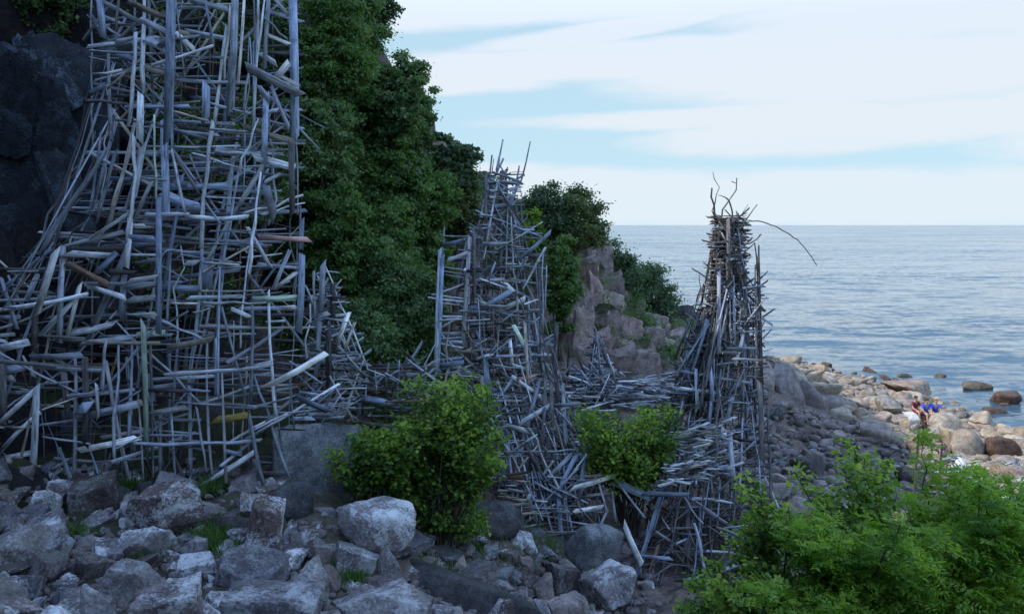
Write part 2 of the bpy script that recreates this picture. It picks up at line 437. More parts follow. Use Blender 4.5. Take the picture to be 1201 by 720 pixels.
def empty(name, loc):
    o = bpy.data.objects.new(name, None)
    C.objects.link(o)
    o.location = loc
    o.empty_display_size = 0.2
    return o


def mesh_np(name, V, faces, smooth=False):
    me = bpy.data.meshes.new(name)
    V = np.asarray(V, np.float32)
    me.vertices.add(len(V))
    me.vertices.foreach_set('co', V.ravel())
    if isinstance(faces, np.ndarray):
        n, k = faces.shape
        me.loops.add(n * k)
        me.loops.foreach_set('vertex_index', faces.astype(np.int32).ravel())
        me.polygons.add(n)
        me.polygons.foreach_set('loop_start', np.arange(0, n * k, k, dtype=np.int32))
        try:
            me.polygons.foreach_set('loop_total', np.full(n, k, np.int32))
        except Exception:
            pass
    else:
        tot = np.array([len(f) for f in faces], np.int32)
        me.loops.add(int(tot.sum()))
        me.loops.foreach_set('vertex_index', np.concatenate([np.asarray(f, np.int32) for f in faces]))
        me.polygons.add(len(faces))
        me.polygons.foreach_set('loop_start', np.r_[0, np.cumsum(tot)[:-1]].astype(np.int32))
    if smooth:
        me.polygons.foreach_set('use_smooth', np.ones(len(me.polygons), bool))
    me.update(calc_edges=True)
    me.validate()
    return me


# ------------------------------------------------------------------ the setting
def build_terrain():
    xs = np.r_[np.arange(-60, -14, 1.2), np.arange(-14, -10, 0.4), np.arange(-10, 24, 0.17), np.arange(24, 44, 0.8), [50, 60, 80]]
    ys = np.r_[np.arange(-30, 6, 1.2), np.arange(6, 50, 0.17), np.arange(50, 100, 0.6), [110, 130]]
    X, Y = np.meshgrid(xs, ys)
    x, y = X.ravel(), Y.ravel()
    z = np.concatenate([Hs(x[i:i + 20000], y[i:i + 20000]) for i in range(0, len(x), 20000)])
    Z = z.reshape(X.shape)
    gy, gx = np.gradient(Z, ys, xs)
    steep = np.sqrt(gx ** 2 + gy ** 2).ravel()
    nrm = np.c_[-gx.ravel(), -gy.ravel(), np.ones(len(x))]
    nrm /= np.linalg.norm(nrm, axis=1)[:, None]
    V = np.c_[x, y, z]
    D = np.zeros(len(x))
    for i in range(len(x)):
        px_, py_, pz_ = x[i], y[i], z[i]
        s = min(1.0, max(0.0, (steep[i] - 0.35) / 0.9))
        d = 0.16 * noise.fractal((px_ * 0.8, py_ * 0.8, pz_ * 0.5), 0.9, 2.1, 5)
        if s > 0:
            # jointed blocks: every cell of a stretched cell pattern stands out by its own amount
            q = Vector((px_ * 0.75 + 0.35 * pz_ * 0.2, py_ * 0.75, pz_ * 0.38)) + 0.35 * noise.noise_vector((px_ * 0.5, py_ * 0.5, pz_ * 0.5))
            dist, pts = noise.voronoi(q)
            c = noise.cell(pts[0] * 3.7 + Vector((5.2, 1.3, 9.1)))
            e = min(1.0, (dist[1] - dist[0]) * 5.0)
            q2 = q * 2.4
            dist2, pts2 = noise.voronoi(q2)
            c2 = noise.cell(pts2[0] * 3.1)
            d += s * ((c * 0.85 - 0.3) * e - (1 - e) * 0.25 + (c2 - 0.5) * 0.28)
        D[i] = d
    fade = np.clip((np.hypot(x, y - 0) - 2.5) / 3, 0.15, 1)
    V = V + nrm * (D * fade)[:, None]
    nx, ny = len(xs), len(ys)
    idx = np.arange(nx * ny).reshape(ny, nx)
    f = np.stack([idx[:-1, :-1], idx[:-1, 1:], idx[1:, 1:], idx[1:, :-1]], -1).reshape(-1, 4)
    me = mesh_np('terrain', V, f, smooth=False)
    o = link('terrain', me, M_TERRAIN)
    tag(o, kind='structure')
    return o


terrain = build_terrain()
me = mesh_np('sea_bed', [(-40000, -40000, -4.2), (40000, -40000, -4.2), (40000, 60000, -4.2), (-40000, 60000, -4.2)], [(0, 1, 2, 3)])
tag(link('sea_bed', me, plain_mat('sea_bed_sand', (0.10, 0.10, 0.07))), kind='structure')
me = mesh_np('sea_water', [(-40000, -60, 0), (40000, -60, 0), (40000, 60000, 0), (-40000, 60000, 0)], [(0, 1, 2, 3)])
tag(link('sea_water', me, M_WATER), kind='structure')

# ------------------------------------------------------------------ driftwood structures
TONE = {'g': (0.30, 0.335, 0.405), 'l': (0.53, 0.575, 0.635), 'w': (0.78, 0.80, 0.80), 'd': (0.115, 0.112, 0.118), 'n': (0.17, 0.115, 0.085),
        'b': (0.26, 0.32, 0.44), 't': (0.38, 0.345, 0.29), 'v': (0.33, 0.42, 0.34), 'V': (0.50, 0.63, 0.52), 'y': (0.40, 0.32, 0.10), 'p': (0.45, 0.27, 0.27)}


class Sticks:
    def __init__(s, name, label, cat, base, group=None, seed=1, caps=100):
        s.name, s.label, s.cat, s.base, s.group = name, label, cat, Vector(base), group
        s.rng = random.Random(seed)
        s.items = []
        s.caps = caps

    def add(s, pts, w, tone='g', kind='pole', th=None, bend=0.0):
        s.items.append((pts, w, tone, kind, th, bend))

    def key(s, data, Y, kind=None):
        """sticks measured from the photo: x0 y0 [x y ...] width tone; each gets its own distance near the given face"""
        for line in data.strip().splitlines():
            t = line.split()
            tone, k = t[-1][0], (t[-1][1:] or 'p')
            nums = [float(a) for a in t[:-1]]
            w = nums[-1]; c = nums[:-1]
            dy = s.rng.uniform(-0.10, 0.25)
            tilt = s.rng.uniform(-0.12, 0.12)
            n = len(c) // 2
            pts = []
            for i in range(n):
                yy = Y(c[2 * i], c[2 * i + 1]) if callable(Y) else Y
                pts.append(P(c[2 * i], c[2 * i + 1], yy + dy + tilt * (i / max(1, n - 1) - 0.5)))
            ww = (1.08 if k == 'b' else 0.84) * w * Y_of(Y, c[0], c[1]) / F
            kd = {'p': 'pole', 'b': 'plank', 'r': 'branch'}[k]
            s.add(pts, ww, tone, kd)

    def stick_mesh(s, lst):
        V, Fc, UV, TN = [], [], [], []
        rng = s.rng
        for (pts, w, tone, kind, th, bend) in lst:
            pts = [p - s.base for p in pts]
            L = sum((pts[i + 1] - pts[i]).length for i in range(len(pts) - 1))
            if L < 1e-3: continue
            # resample with a little waviness
            nseg = 2 if kind == 'plank' else max(3, min(8, int(L / 0.45)), 2 * (len(pts) - 1))
            wav = {'plank': 0.004, 'pole': 0.006, 'branch': 0.026}[kind] * min(L, 2.5) * (0.12 if len(pts) > 4 else 1)
            if pts[0].z > pts[-1].z and abs((pts[-1] - pts[0]).normalized().z) > 0.6: pts = pts[::-1]
            q = []
            acc = [0]
            for i in range(len(pts) - 1): acc.append(acc[-1] + (pts[i + 1] - pts[i]).length)
            ax = (pts[-1] - pts[0]).normalized()
            u1 = ax.orthogonal().normalized(); u2 = ax.cross(u1)
            ph = rng.uniform(0, 6.28); sg = Vector((0, 0, -1)) * 0.006 * L * L * (1 if abs(ax.z) < 0.5 else 0)
            for k in range(nseg + 1):
                d = L * k / nseg
                j = 0
                while j < len(pts) - 2 and d > acc[j + 1]: j += 1
                f = (d - acc[j]) / max(1e-6, acc[j + 1] - acc[j])
                p = pts[j].lerp(pts[j + 1], f)
                e = math.sin(math.pi * k / nseg)
                if 0 < k < nseg:
                    p = p + u1 * rng.gauss(0, wav) + u2 * rng.gauss(0, wav) + sg * e
                q.append((p, d))
            tn = Vector(TONE[tone])
            mul = rng.uniform(0.52, 1.38)
            tn = tn * mul
            if tone in 'gl' and rng.random() < 0.13: tn = Vector((tn.x * 1.02, tn.y * 0.93, tn.z * 0.82))
            uo, vo_ = rng.uniform(0, 500), rng.uniform(0, 500)
            if kind == 'plank':
                W2 = w / 2; T2 = (th or max(0.012, min(0.035, w * rng.uniform(0.14, 0.30)))) / 2
                # broad face turned roughly to the open side
                roll = rng.gauss(0, 0.22)
                side = ax.cross(Vector((0, 1, 0)))
                if side.length < 0.2: side = ax.cross(Vector((0, 0, 1)))
                side.normalize()
                nrm = ax.cross(side)
                side, nrm = side * math.cos(roll) + nrm * math.sin(roll), nrm * math.cos(roll) - side * math.sin(roll)
                cs = [(W2, T2), (-W2, T2), (-W2, -T2), (W2, -T2)]
                per = [0, 2 * W2, 2 * W2 + 2 * T2, 4 * W2 + 2 * T2, 4 * W2 + 4 * T2]
                tap = rng.uniform(0.90, 1.0)
                twist = rng.gauss(0, 0.06)
                nn = 4
            else:
                nn = 6 if w > 0.03 else 5
                side = u1; nrm = u2
                r = w / 2
                cs = [(r * math.cos(2 * math.pi * i / nn) * rng.uniform(0.88, 1.1), r * math.sin(2 * math.pi * i / nn) * rng.uniform(0.88, 1.1)) for i in range(nn)]
                per = [2 * math.pi * r * i / nn for i in range(nn + 1)]
                tap = rng.uniform(0.62, 0.95) if kind == 'pole' else rng.uniform(0.45, 0.75)
                twist = rng.gauss(0, 0.3)
            b0 = len(V)
            knob = [1.0 if kind == 'plank' else rng.uniform(0.86, 1.16) for _ in q]
            endcut = [rng.uniform(-0.9, 0.9) * w for _ in range(2)]
            for k, (p, d) in enumerate(q):
                f = k / nseg
                sc = (1 + (tap - 1) * f) * knob[k]
                ca, sa = math.cos(twist * f), math.sin(twist * f)
                for (a, b) in cs:
                    a2, b2 = (a * ca - b * sa) * sc, (a * sa + b * ca) * sc
                    pp = p + side * a2 + nrm * b2
                    if k in (0, nseg): pp = pp + ax * (endcut[0 if k == 0 else 1] * (a2 / (w / 2)))
                    V.append(pp)
            for k in range(nseg):
                for i in range(nn):
                    i2 = (i + 1) % nn
                    a, b, c, d_ = b0 + k * nn + i, b0 + k * nn + i2, b0 + (k + 1) * nn + i2, b0 + (k + 1) * nn + i
                    Fc.append((a, d_, c, b))
                    UV += [(uo + q[k][1], vo_ + per[i]), (uo + q[k + 1][1], vo_ + per[i]), (uo + q[k + 1][1], vo_ + per[i + 1]), (uo + q[k][1], vo_ + per[i + 1])]
                    TN += [tuple(tn)] * 4
            for e, base in ((0, b0), (1, b0 + nseg * nn)):
                ring = list(range(base, base + nn))
                if e: ring = ring[::-1]
                Fc.append(tuple(ring))
                UV += [(uo + 3 + rng.random() * 0.02, vo_ + 0.02 * i) for i in range(nn)]
                TN += [tuple(tn * 0.95)] * nn
        if not V: return None
        me = mesh_np('sticks', V, Fc)
        if len(me.loops) == len(UV):
            uvl = me.uv_layers.new(name='UVMap')
            uvl.data.foreach_set('uv', np.array(UV, np.float32).ravel())
            ca = me.color_attributes.new('tone', 'FLOAT_COLOR', 'CORNER')
            ca.data.foreach_set('color', np.c_[np.array(TN, np.float32), np.ones(len(TN), np.float32)].ravel())
        return me

    def build(s):
        root = empty(s.name, s.base)
        tag(root, s.label, s.cat, s.group)
        for kind in ('pole', 'plank', 'branch'):
            its = [it for it in s.items if it[3] == kind]

            def show(it):
                c = (it[0][0] + it[0][-1]) / 2
                L = (it[0][-1] - it[0][0]).length
                front = -1.4 * max(0, c.y - s.base.y + 0.4)
                return math.log(max(1e-6, it[1] * L / c.y ** 2)) + front
            its.sort(key=show, reverse=True)
            for it in its[:s.caps]:
                me = s.stick_mesh([it])
                if me:
                    o = link(kind, me, M_WOOD, root)
                    if it[2] == 'w': tag(o, 'bare whitish %s' % kind)
                    if it[2] == 'y': tag(o, 'yellow painted %s' % kind)
                    if it[2] == 'V': tag(o, 'pale green painted %s' % kind)
                    if it[2] == 'p': tag(o, 'faded pink painted %s' % kind)
            rest = its[s.caps:]
            if rest:
                me = s.stick_mesh(rest)
                tag(link(kind, me, M_WOOD, root), kind='stuff')
        return root

    def fill(s, prof, nv, nh, nd, w=(0.03, 0.09), lv=(1.6, 4.2), lh=(0.6, 2.0), plank=0.45, tones='gggggldbt', ytop=None, density=None, lean=0.06):
        """prof rows: photo y, left x, right x, distance of the front face, depth of the structure in metres"""
        pr = np.array(prof, float)
        rng = s.rng

        def at(y):
            return [np.interp(y, pr[:, 0], pr[:, i]) for i in range(1, 5)]
        ys = np.linspace(pr[0, 0], pr[-1, 0], 200)
        wts = np.array([(at(y)[1] - at(y)[0]) ** 0.8 for y in ys])
        if density: wts = wts * np.array([density(y) for y in ys])
        cum = np.cumsum(wts) / wts.sum()

        def ry():
            return float(np.interp(rng.random(), cum, ys))
        for _ in range(nv):
            y = ry(); xl, xr, Yc, dp = at(y)
            f = rng.random(); dep = rng.random() ** 1.3 * dp
            L = rng.uniform(*lv)
            # follow the profile: the same share of the width further down
            yb = min(pr[-1, 0], y + L * F / Yc)
            xl2, xr2, Yc2, dp2 = at(yb)
            a = P(xl + f * (xr - xl), y, Yc + dep)
            f2 = f + rng.gauss(0, 0.03)
            b = P(xl2 + f2 * (xr2 - xl2), yb, Yc2 + dep * dp2 / dp)
            g = H(b.x, b.y)
            if b.z < g - 0.1 and a.z > g: b = a.lerp(b, (a.z - g + 0.1) / (a.z - b.z))
            if (a - b).length < 0.4: continue
            a = a + Vector((rng.gauss(0, lean), rng.gauss(0, lean), 0))
            kd = 'plank' if rng.random() < plank * 0.5 else ('branch' if rng.random() < 0.2 else 'pole')
            s.add([a, b], rng.uniform(*w) * (1.2 if kd == 'plank' else 0.9), rng.choice(tones if dep < 0.35 * dp else 'ddddng'), kd)  # deeper sticks get dark tones: the tower's inner shade put into colour
        for _ in range(nh):
            y = ry(); xl, xr, Yc, dp = at(y)
            Lp = rng.uniform(*lh) * F / Yc
            xc = rng.uniform(xl, xr)
            x0, x1 = max(xl - 8 * rng.random(), xc - Lp / 2), min(xr + 8 * rng.random(), xc + Lp / 2)
            dep = rng.random() ** 1.5 * dp
            a = P(x0, y, Yc + dep); b = P(x1, y, Yc + dep)
            L = (b - a).length
            if L < 0.2: continue
            c = (a + b) / 2
            if rng.random() < 0.22:
                ang = rng.uniform(0.7, 1.57)
            else:
                ang = rng.gauss(0, 0.20)
            el = rng.gauss(0, 0.085)
            d = Vector((math.cos(ang) * math.cos(el), math.sin(ang) * math.cos(el), math.sin(el)))
            a, b = c - d * L / 2, c + d * L / 2
            kd = 'plank' if rng.random() < plank else ('branch' if rng.random() < 0.3 else 'pole')
            s.add([a, b], rng.uniform(*w) * (1.25 if kd == 'plank' else 0.85), rng.choice(tones if dep < 0.35 * dp else 'ddddng'), kd)  # inner shade worked into the tone here too, by depth
        for _ in range(nd):
            y = ry(); xl, xr, Yc, dp = at(y)
            c = P(rng.uniform(xl + 6, xr - 6), y, Yc + rng.random() ** 1.4 * dp)
            L = rng.uniform(lh[0] * 1.1, lh[1] * 1.3)
            an = rng.uniform(0.45, 1.2) * rng.choice((-1, 1))
            L = min(L, 0.8 * (xr - xl) * Yc / F / max(0.2, math.cos(an)))
            d = Vector((math.cos(an), rng.gauss(0, 0.15), math.sin(an))).normalized()
            kd = 'plank' if rng.random() < plank else 'pole'
            s.add([c - d * L / 2, c + d * L / 2], rng.uniform(*w), rng.choice(tones), kd)


def Y_of(Y, x, y):
    return Y(x, y) if callable(Y) else Y


def ground_on(p):
    return Vector((p.x, p.y, H(p.x, p.y)))


# ---- the tall tower on the left
tall = Sticks('driftwood_tower', 'tallest tower of weathered planks and poles, rising in front of the dark cliff', 'driftwood tower',
              ground_on(P(200, 560, 14.9)), 'towers nailed together from driftwood', seed=11)
KT = """
116 -14 121 45 7 bb
127 50 131 165 5.5 gp
140 -8 136 36 4 dp
159 38 156 90 151 147 6 lp
169 -14 168 110 7 lp
165 110 164 166 7 lb
201 -14 200 70 197 165 10 bb
102 18 112 32 125 44 5 dr
111 -2 140 12 163 27 5 gb
113 54 136 46 160 27 6 dr
109 87 126 86 143 82 3 wb
132 50 158 45 4.5 gb
105 110 122 100 5.5 bb
103 119 150 122 5 dr
150 2 172 12 196 22 6 tb
163 22 196 38 6.5 gb
171 46 194 58 8 gb
171 79 196 88 6.5 tb
172 101 206 138 4 bp
205 38 229 59 5 wb
187 55 203 40 6 gb
178 77 212 66 250 54 4.5 lp
180 78 205 82 240 76 3.5 gr
192 29 240 21 5 dr
207 37 250 44 4.5 tb
205 131 245 142 3.5 tp
138 66 157 68 7 bb
343 -14 345 80 346 166 9 bb
303 -14 302 60 296 152 5 lp
298 -12 300 76 4 gp
270 8 266 50 263 94 4 lp
266 31 258 90 250 153 5.5 lp
276 -12 273 60 270 132 8 gb
287 -12 279 98 4 lp
293 44 286 130 4 lr
316 -12 310 82 4.5 gb
312 -12 303 60 3.5 lp
240 -4 250 53 4.5 bp
222 1 268 11 6 gb
220 37 262 45 5 gb
322 -2 339 20 4.5 lb
315 42 339 52 4 wb
306 18 322 30 337 46 3 gr
303 62 324 75 5.5 lb
289 79 320 94 353 112 9 lb
330 90 350 101 4 lb
324 92 339 73 8 wb
318 102 339 151 4.5 gb
303 100 316 118 5 gb
312 112 310 188 6.5 bb
242 98 241 143 8 bb
241 120 294 133 4 lp
269 52 286 60 4 gb
314 132 326 129 4 lb
159 140 145 200 128 262 7 lp
125 175 100 214 75 250 46 300 6.5 gp
60 292 30 318 -8 344 5.5 bp
136 177 124 220 113 262 5.5 gp
118 155 112 200 105 253 4 bp
167 172 155 238 8 lb
157 160 156 240 153 257 149 292 5.5 lp
178 213 157 258 4 gb
181 135 182 180 183 233 3.2 Vp
192 140 195 255 8 bb
202 128 202 180 4 bp
201 175 217 249 4.5 gp
205 180 234 229 5 dp
150 251 128 266 105 280 4 lb
146 272 110 280 73 290 5 lb
152 279 182 281 8 bb
172 252 222 251 7.5 lp
220 254 255 256 290 254 6.5 lp
160 180 184 180 7.5 gb
165 209 195 211 3.5 lp
184 220 267 217 6.5 bb
185 229 235 243 9 bb
184 146 240 163 4 gb
186 232 187 300 186 392 6 bb
250 145 238 232 236 292 6 lp
303 140 290 175 281 202 4.5 lr
284 148 346 167 6.5 tb
247 152 295 155 4 lp
253 178 292 181 6.5 lr
297 184 346 197 8.5 lb
226 180 262 192 301 203 3.8 lr
311 190 274 252 5 lb
306 202 299 252 296 290 292 322 4 lp
309 215 330 203 4.5 lb
312 217 322 257 8 gb
242 231 299 233 3.3 lp
287 250 318 242 355 229 4.3 wr
307 252 357 238 4.5 lr
341 168 343 252 6 db
347 108 348 180 349 252 2.4 gp
352 241 352 292 4 gp
270 257 241 308 4.5 lp
303 278 363 281 5.5 pb
241 238 257 260 4 gp
66 293 42 371 7.8 wb
74 288 72 340 70 402 7 gb
41 371 40 412 7.5 db
79 297 130 300 7 lb
78 309 127 334 7.5 nb
137 296 112 322 6.5 bb
100 334 147 349 5.5 lb
154 282 103 399 7 gb
91 348 48 393 6.5 lb
94 333 79 394 4.5 wb
-8 365 45 356 100 346 6.5 lp
-8 388 30 374 77 349 4.5 lp
-8 372 24 372 5 gb
-8 410 34 401 8.5 lb
44 393 100 397 3 db
80 392 134 380 7 lb
12 336 48 331 3.5 gp
1 325 20 386 5.5 gb
45 320 31 352 5.5 gb
-8 316 52 318 5.5 db
94 403 155 395 5.5 gb
102 260 66 291 2.5 dr
146 318 142 374 6.5 gb
153 256 148 314 6.5 lb
137 378 158 400 198 434 236 474 4.3 gp
128 318 158 320 5 db
150 369 175 374 198 378 240 399 5.5 gr
150 330 183 325 5.5 lb
146 338 183 334 5.5 lb
150 352 183 349 7.5 lb
158 370 183 368 4.5 lb
153 299 183 299 4.5 lp
153 265 182 265 5.5 lb
153 286 182 281 9 bb
188 337 234 338 6.5 bb
202 356 231 356 4 lp
237 355 275 354 312 355 4.8 lr
210 343 260 341 312 340 4.2 lr
241 308 281 311 4.5 lp
217 309 232 308 6 lb
187 306 192 296 203 292 214 294 4 gr
200 298 198 340 196 388 4.2 gp
212 288 211 350 209 410 206 442 3.8 lr
237 288 235 333 230 388 222 442 223 480 224 562 6 gp
258 313 256 410 256 464 4.5 bp
260 360 273 412 290 476 4.2 gp
296 358 297 410 294 472 5 gp
299 258 284 352 282 408 3.2 lp
290 266 303 288 317 313 4.3 lb
297 351 322 350 348 349 7 Vb
271 362 294 372 4.5 lb
160 393 194 390 6.5 Vb
168 378 170 430 171 517 172 538 6.5 vb
243 308 243 338 12 bb
233 383 295 385 4.5 lb
198 407 250 397 6.5 tb
315 341 318 410 324 492 5 lp
340 293 321 338 4.2 gb
321 340 348 319 4.5 lb
331 362 349 360 5.5 lb
312 378 334 376 4 lp
354 258 353 292 5.5 bb
354 298 353 340 350 390 7.5 bb
36 419 96 416 6.5 gb
27 417 32 426 40 442 6.5 lr
-8 436 34 430 10 gb
5 446 16 443 9 wb
8 462 42 458 5.5 gb
45 454 -8 503 5.5 lb
47 483 20 507 -6 536 4.5 lb
-8 540 40 530 6.5 lb
-8 502 10 493 6 wb
3 413 5 492 7.5 db
41 408 38 452 7.5 db
43 453 40 520 37 574 7.5 lb
88 418 88 480 87 553 5 gp
92 528 125 521 162 513 7 wb
125 398 122 425 120 457 6.5 gr
139 398 139 445 134 485 134 538 5.5 gp
155 398 151 517 5.5 bp
113 450 115 491 3.5 lb
100 418 100 522 6.5 db
90 491 116 484 162 474 8.5 gb
74 424 76 450 80 482 6.5 db
62 551 85 537 5.5 gr
92 479 106 477 12 bb
193 440 240 435 290 431 320 427 6.5 lp
235 474 262 464 292 454 4.5 lp
177 485 219 477 6.5 gb
158 520 306 516 5.5 gp
188 486 188 556 6.5 gp
222 560 224 582 4 gp
231 478 236 515 242 553 3.8 gp
243 396 244 470 249 556 4 lp
254 396 254 464 4.5 gb
260 438 262 473 265 566 4.5 gp
292 488 302 540 310 570 5.5 gp
262 522 285 509 310 495 4.5 lp
265 477 302 478 4.5 gp
250 493 291 487 8.5 yb
229 574 265 552 298 530 8.5 lp
223 457 246 459 5 bp
158 456 221 458 4.5 db
148 475 167 472 7.5 tb
193 512 205 536 216 560 5 dp
210 398 206 433 202 479 4.2 gp
197 412 229 400 4.5 gb
265 529 284 533 5 bb
311 454 345 436 383 414 6.8 wb
298 440 312 480 325 521 339 560 5 gp
300 503 318 493 337 485 3.5 lp
327 484 355 482 383 479 3.5 lp
293 431 316 426 6 lb
352 460 378 464 4 gb
339 440 342 470 345 503 3.2 gp
348 465 386 483 6.5 bb
358 334 367 357 4 lp
175 438 180 470 5 bb
"""


def Ytall(x, y):
    return float(np.interp(y, [-20, 260, 420, 560], [15.3, 14.6, 14.2, 14.0])) + max(0, (90 - x)) * 0.004


tall.key(KT, Ytall)
# the tower goes on above the picture
for i in range(26):
    x = tall.rng.uniform(115, 345)
    tall.add([P(x, -8, 15.4 + tall.rng.random() * 2.4), P(x + tall.rng.uniform(-15, 15), -90 - 60 * tall.rng.random(), 15.8 + tall.rng.random() * 2)], tall.rng.uniform(.05, .11), 'g', tall.rng.choice(['pole', 'plank']))
for i in range(60):
    x = tall.rng.uniform(110, 320); y = tall.rng.uniform(-110, -6); Yd = 15.3 + tall.rng.random() * 2.6
    tall.add([P(x, y, Yd), P(x + tall.rng.uniform(30, 110), y + tall.rng.uniform(-10, 10), Yd)], tall.rng.uniform(.04, .09), 'g', 'plank')
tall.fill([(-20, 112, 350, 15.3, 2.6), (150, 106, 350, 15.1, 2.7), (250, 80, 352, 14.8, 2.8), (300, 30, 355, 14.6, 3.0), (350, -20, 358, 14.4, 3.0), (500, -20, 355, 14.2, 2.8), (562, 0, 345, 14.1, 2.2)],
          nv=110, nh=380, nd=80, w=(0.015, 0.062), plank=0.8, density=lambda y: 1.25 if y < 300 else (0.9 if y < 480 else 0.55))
# low spur of small sticks on its right side
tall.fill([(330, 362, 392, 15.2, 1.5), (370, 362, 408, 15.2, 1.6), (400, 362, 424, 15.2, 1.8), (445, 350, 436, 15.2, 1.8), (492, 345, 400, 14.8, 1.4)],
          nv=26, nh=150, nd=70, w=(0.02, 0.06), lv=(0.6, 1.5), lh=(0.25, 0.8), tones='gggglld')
tall.key("""
368 318 369 374 4.2 lp
379 308 376 366 6.5 gb
390 333 390 378 6.5 db
370 322 385 318 398 320 3.5 lr
382 313 402 362 423 408 431 432 3.2 lp
371 371 386 367 5.5 lb
410 366 398 396 4 wb
404 372 396 410 3 lb
416 378 404 412 3 lb
375 378 371 440 5 gb
385 380 386 452 6 db
""", 15.2)

# ---- the middle tower
mid = Sticks('driftwood_tower', 'middle tower of thin poles and stacked shelves with thin masts on its narrow top', 'driftwood tower',
             ground_on(P(640, 640, 17.6)), 'towers nailed together from driftwood', seed=23)


def Ymid(x, y):
    return float(np.interp(y, [160, 280, 430, 520, 640], [21.2, 20.6, 19.6, 18.2, 17.3]))


mid.key("""
577 182 574 215 572 250 2.6 gp
590 164 586 182 582 200 2.6 gp
622 166 617 190 611 213 2.4 gp
609 195 606 212 2.4 gp
579 187 577 204 1.6 gp
586 186 584 202 1.6 gp
577 202 595 208 612 214 3 gb
573 214 590 212 612 216 2.6 gb
574 226 612 219 2.4 gb
576 210 604 226 2.4 gp
608 214 596 244 4 bb
570 204 569 250 569 312 4 db
588 200 586 300 3.5 db
558 247 580 256 600 264 3 gp
600 264 636 278 3 gp
567 286 594 286 4.5 lb
609 304 628 289 646 272 4.5 bb
519 287 535 284 550 280 4.5 bb
520 277 550 277 2 gp
525 306 548 296 3.3 lb
521 266 519 308 2.6 gp
516 292 514 350 511 440 4 gb
519 300 513 432 4.5 bb
551 277 548 320 543 405 4.5 gb
556 270 556 350 4 db
526 303 546 298 3 lp
520 313 546 317 2.5 lp
520 318 546 322 2.5 lp
522 322 546 326 2.5 gp
514 344 544 333 3.2 lp
506 345 544 350 3 lp
502 349 544 354 3 lp
514 355 541 358 3 lp
514 371 542 371 3 lp
516 376 542 374 3 gp
514 386 551 364 3.4 lp
513 391 545 391 3.6 gb
514 397 545 396 3 gp
514 402 543 408 3.2 lp
513 423 542 420 4 bb
513 429 544 425 6 bb
519 439 541 434 3 gp
547 362 569 360 5.5 bb
569 359 600 341 5.5 bb
560 353 570 357 4 Vb
562 327 592 337 3.2 lp
591 331 602 342 5 wb
591 362 616 350 5.5 wb
602 381 617 408 4.5 Vb
598 399 601 428 4 wb
600 428 621 434 4.5 Vb
606 446 627 442 6.5 pb
600 441 635 466 4.5 wb
559 421 577 415 3.2 lb
569 421 572 452 5.5 bb
553 405 571 412 3 gb
613 340 634 300 640 290 3.2 lp
637 298 636 392 2.8 gp
641 312 639 362 2.2 gp
620 350 621 400 623 432 3.2 gp
627 406 649 392 3 gp
653 379 651 412 650 448 655 472 4.5 db
629 417 646 417 3.4 lb
604 300 611 312 3 lp
620 364 633 363 2.8 lp
622 380 633 372 2.6 gp
645 452 655 436 3 lb
610 496 646 475 5.5 lb
613 493 629 514 641 548 656 573 3.8 lp
654 576 657 610 661 652 5.5 bb
613 588 613 648 4.8 gb
635 521 643 530 675 527 3.5 lp
689 521 684 552 679 585 5 bb
670 573 720 558 5.5 wb
688 582 718 577 4.5 lb
671 600 707 594 5.5 wb
675 518 705 521 739 526 3.4 lp
699 534 725 566 756 607 4.2 gp
710 518 729 560 3.3 lp
677 532 657 571 5.5 bb
643 560 671 532 4.4 gb
615 520 638 562 5.5 db
650 478 662 490 674 502 3.2 gp
645 476 681 473 4.4 gb
596 500 618 505 6 wb
586 496 583 530 585 574 4.2 dr
577 590 604 596 4.6 lb
577 598 627 629 5.5 db
680 482 712 472 3.2 lp
560 452 575 480 3.4 gb
604 440 584 470 3 gb
565 440 568 486 5 gb
632 446 618 500 4.6 gb
640 446 636 520 4 db
646 440 648 500 4.4 db
660 450 664 520 4 gb
700 560 712 600 3.5 gp
664 590 676 640 3.5 gp
718 576 722 612 3.4 gp
704 500 712 560 3 db
""", Ymid)
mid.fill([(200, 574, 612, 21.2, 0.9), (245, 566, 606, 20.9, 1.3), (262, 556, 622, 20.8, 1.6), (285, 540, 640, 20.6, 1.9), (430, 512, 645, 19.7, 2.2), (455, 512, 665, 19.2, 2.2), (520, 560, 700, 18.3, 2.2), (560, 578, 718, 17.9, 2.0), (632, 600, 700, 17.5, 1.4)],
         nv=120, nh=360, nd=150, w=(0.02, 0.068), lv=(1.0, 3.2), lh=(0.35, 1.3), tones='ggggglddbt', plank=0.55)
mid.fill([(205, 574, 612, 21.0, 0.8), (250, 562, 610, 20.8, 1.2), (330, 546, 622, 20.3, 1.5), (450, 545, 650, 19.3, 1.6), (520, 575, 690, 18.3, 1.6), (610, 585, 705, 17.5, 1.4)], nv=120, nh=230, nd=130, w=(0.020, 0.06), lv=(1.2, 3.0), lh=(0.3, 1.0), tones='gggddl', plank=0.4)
# stacked sticks beside its dark doorway
for i in range(46):
    y = mid.rng.uniform(556, 606); x = mid.rng.uniform(578, 600)
    mid.add([P(x, y, 17.5 + mid.rng.random() * .8), P(x + mid.rng.uniform(16, 34), y + mid.rng.uniform(-5, 7), 17.5 + mid.rng.random() * .8)], mid.rng.uniform(.03, .07), mid.rng.choice('tngtd'), 'plank')

# ---- the seaward tower
sea = Sticks('driftwood_tower', 'seaward tower tapering to a dark spire of crossed sticks with a long drooping arched branch', 'driftwood tower',
             ground_on(P(850, 680, 17.2)), 'towers nailed together from driftwood', seed=37)


def Ysea(x, y):
    return float(np.interp(y, [200, 330, 450, 560, 690], [20.6, 20.2, 19.4, 18.0, 16.4]))


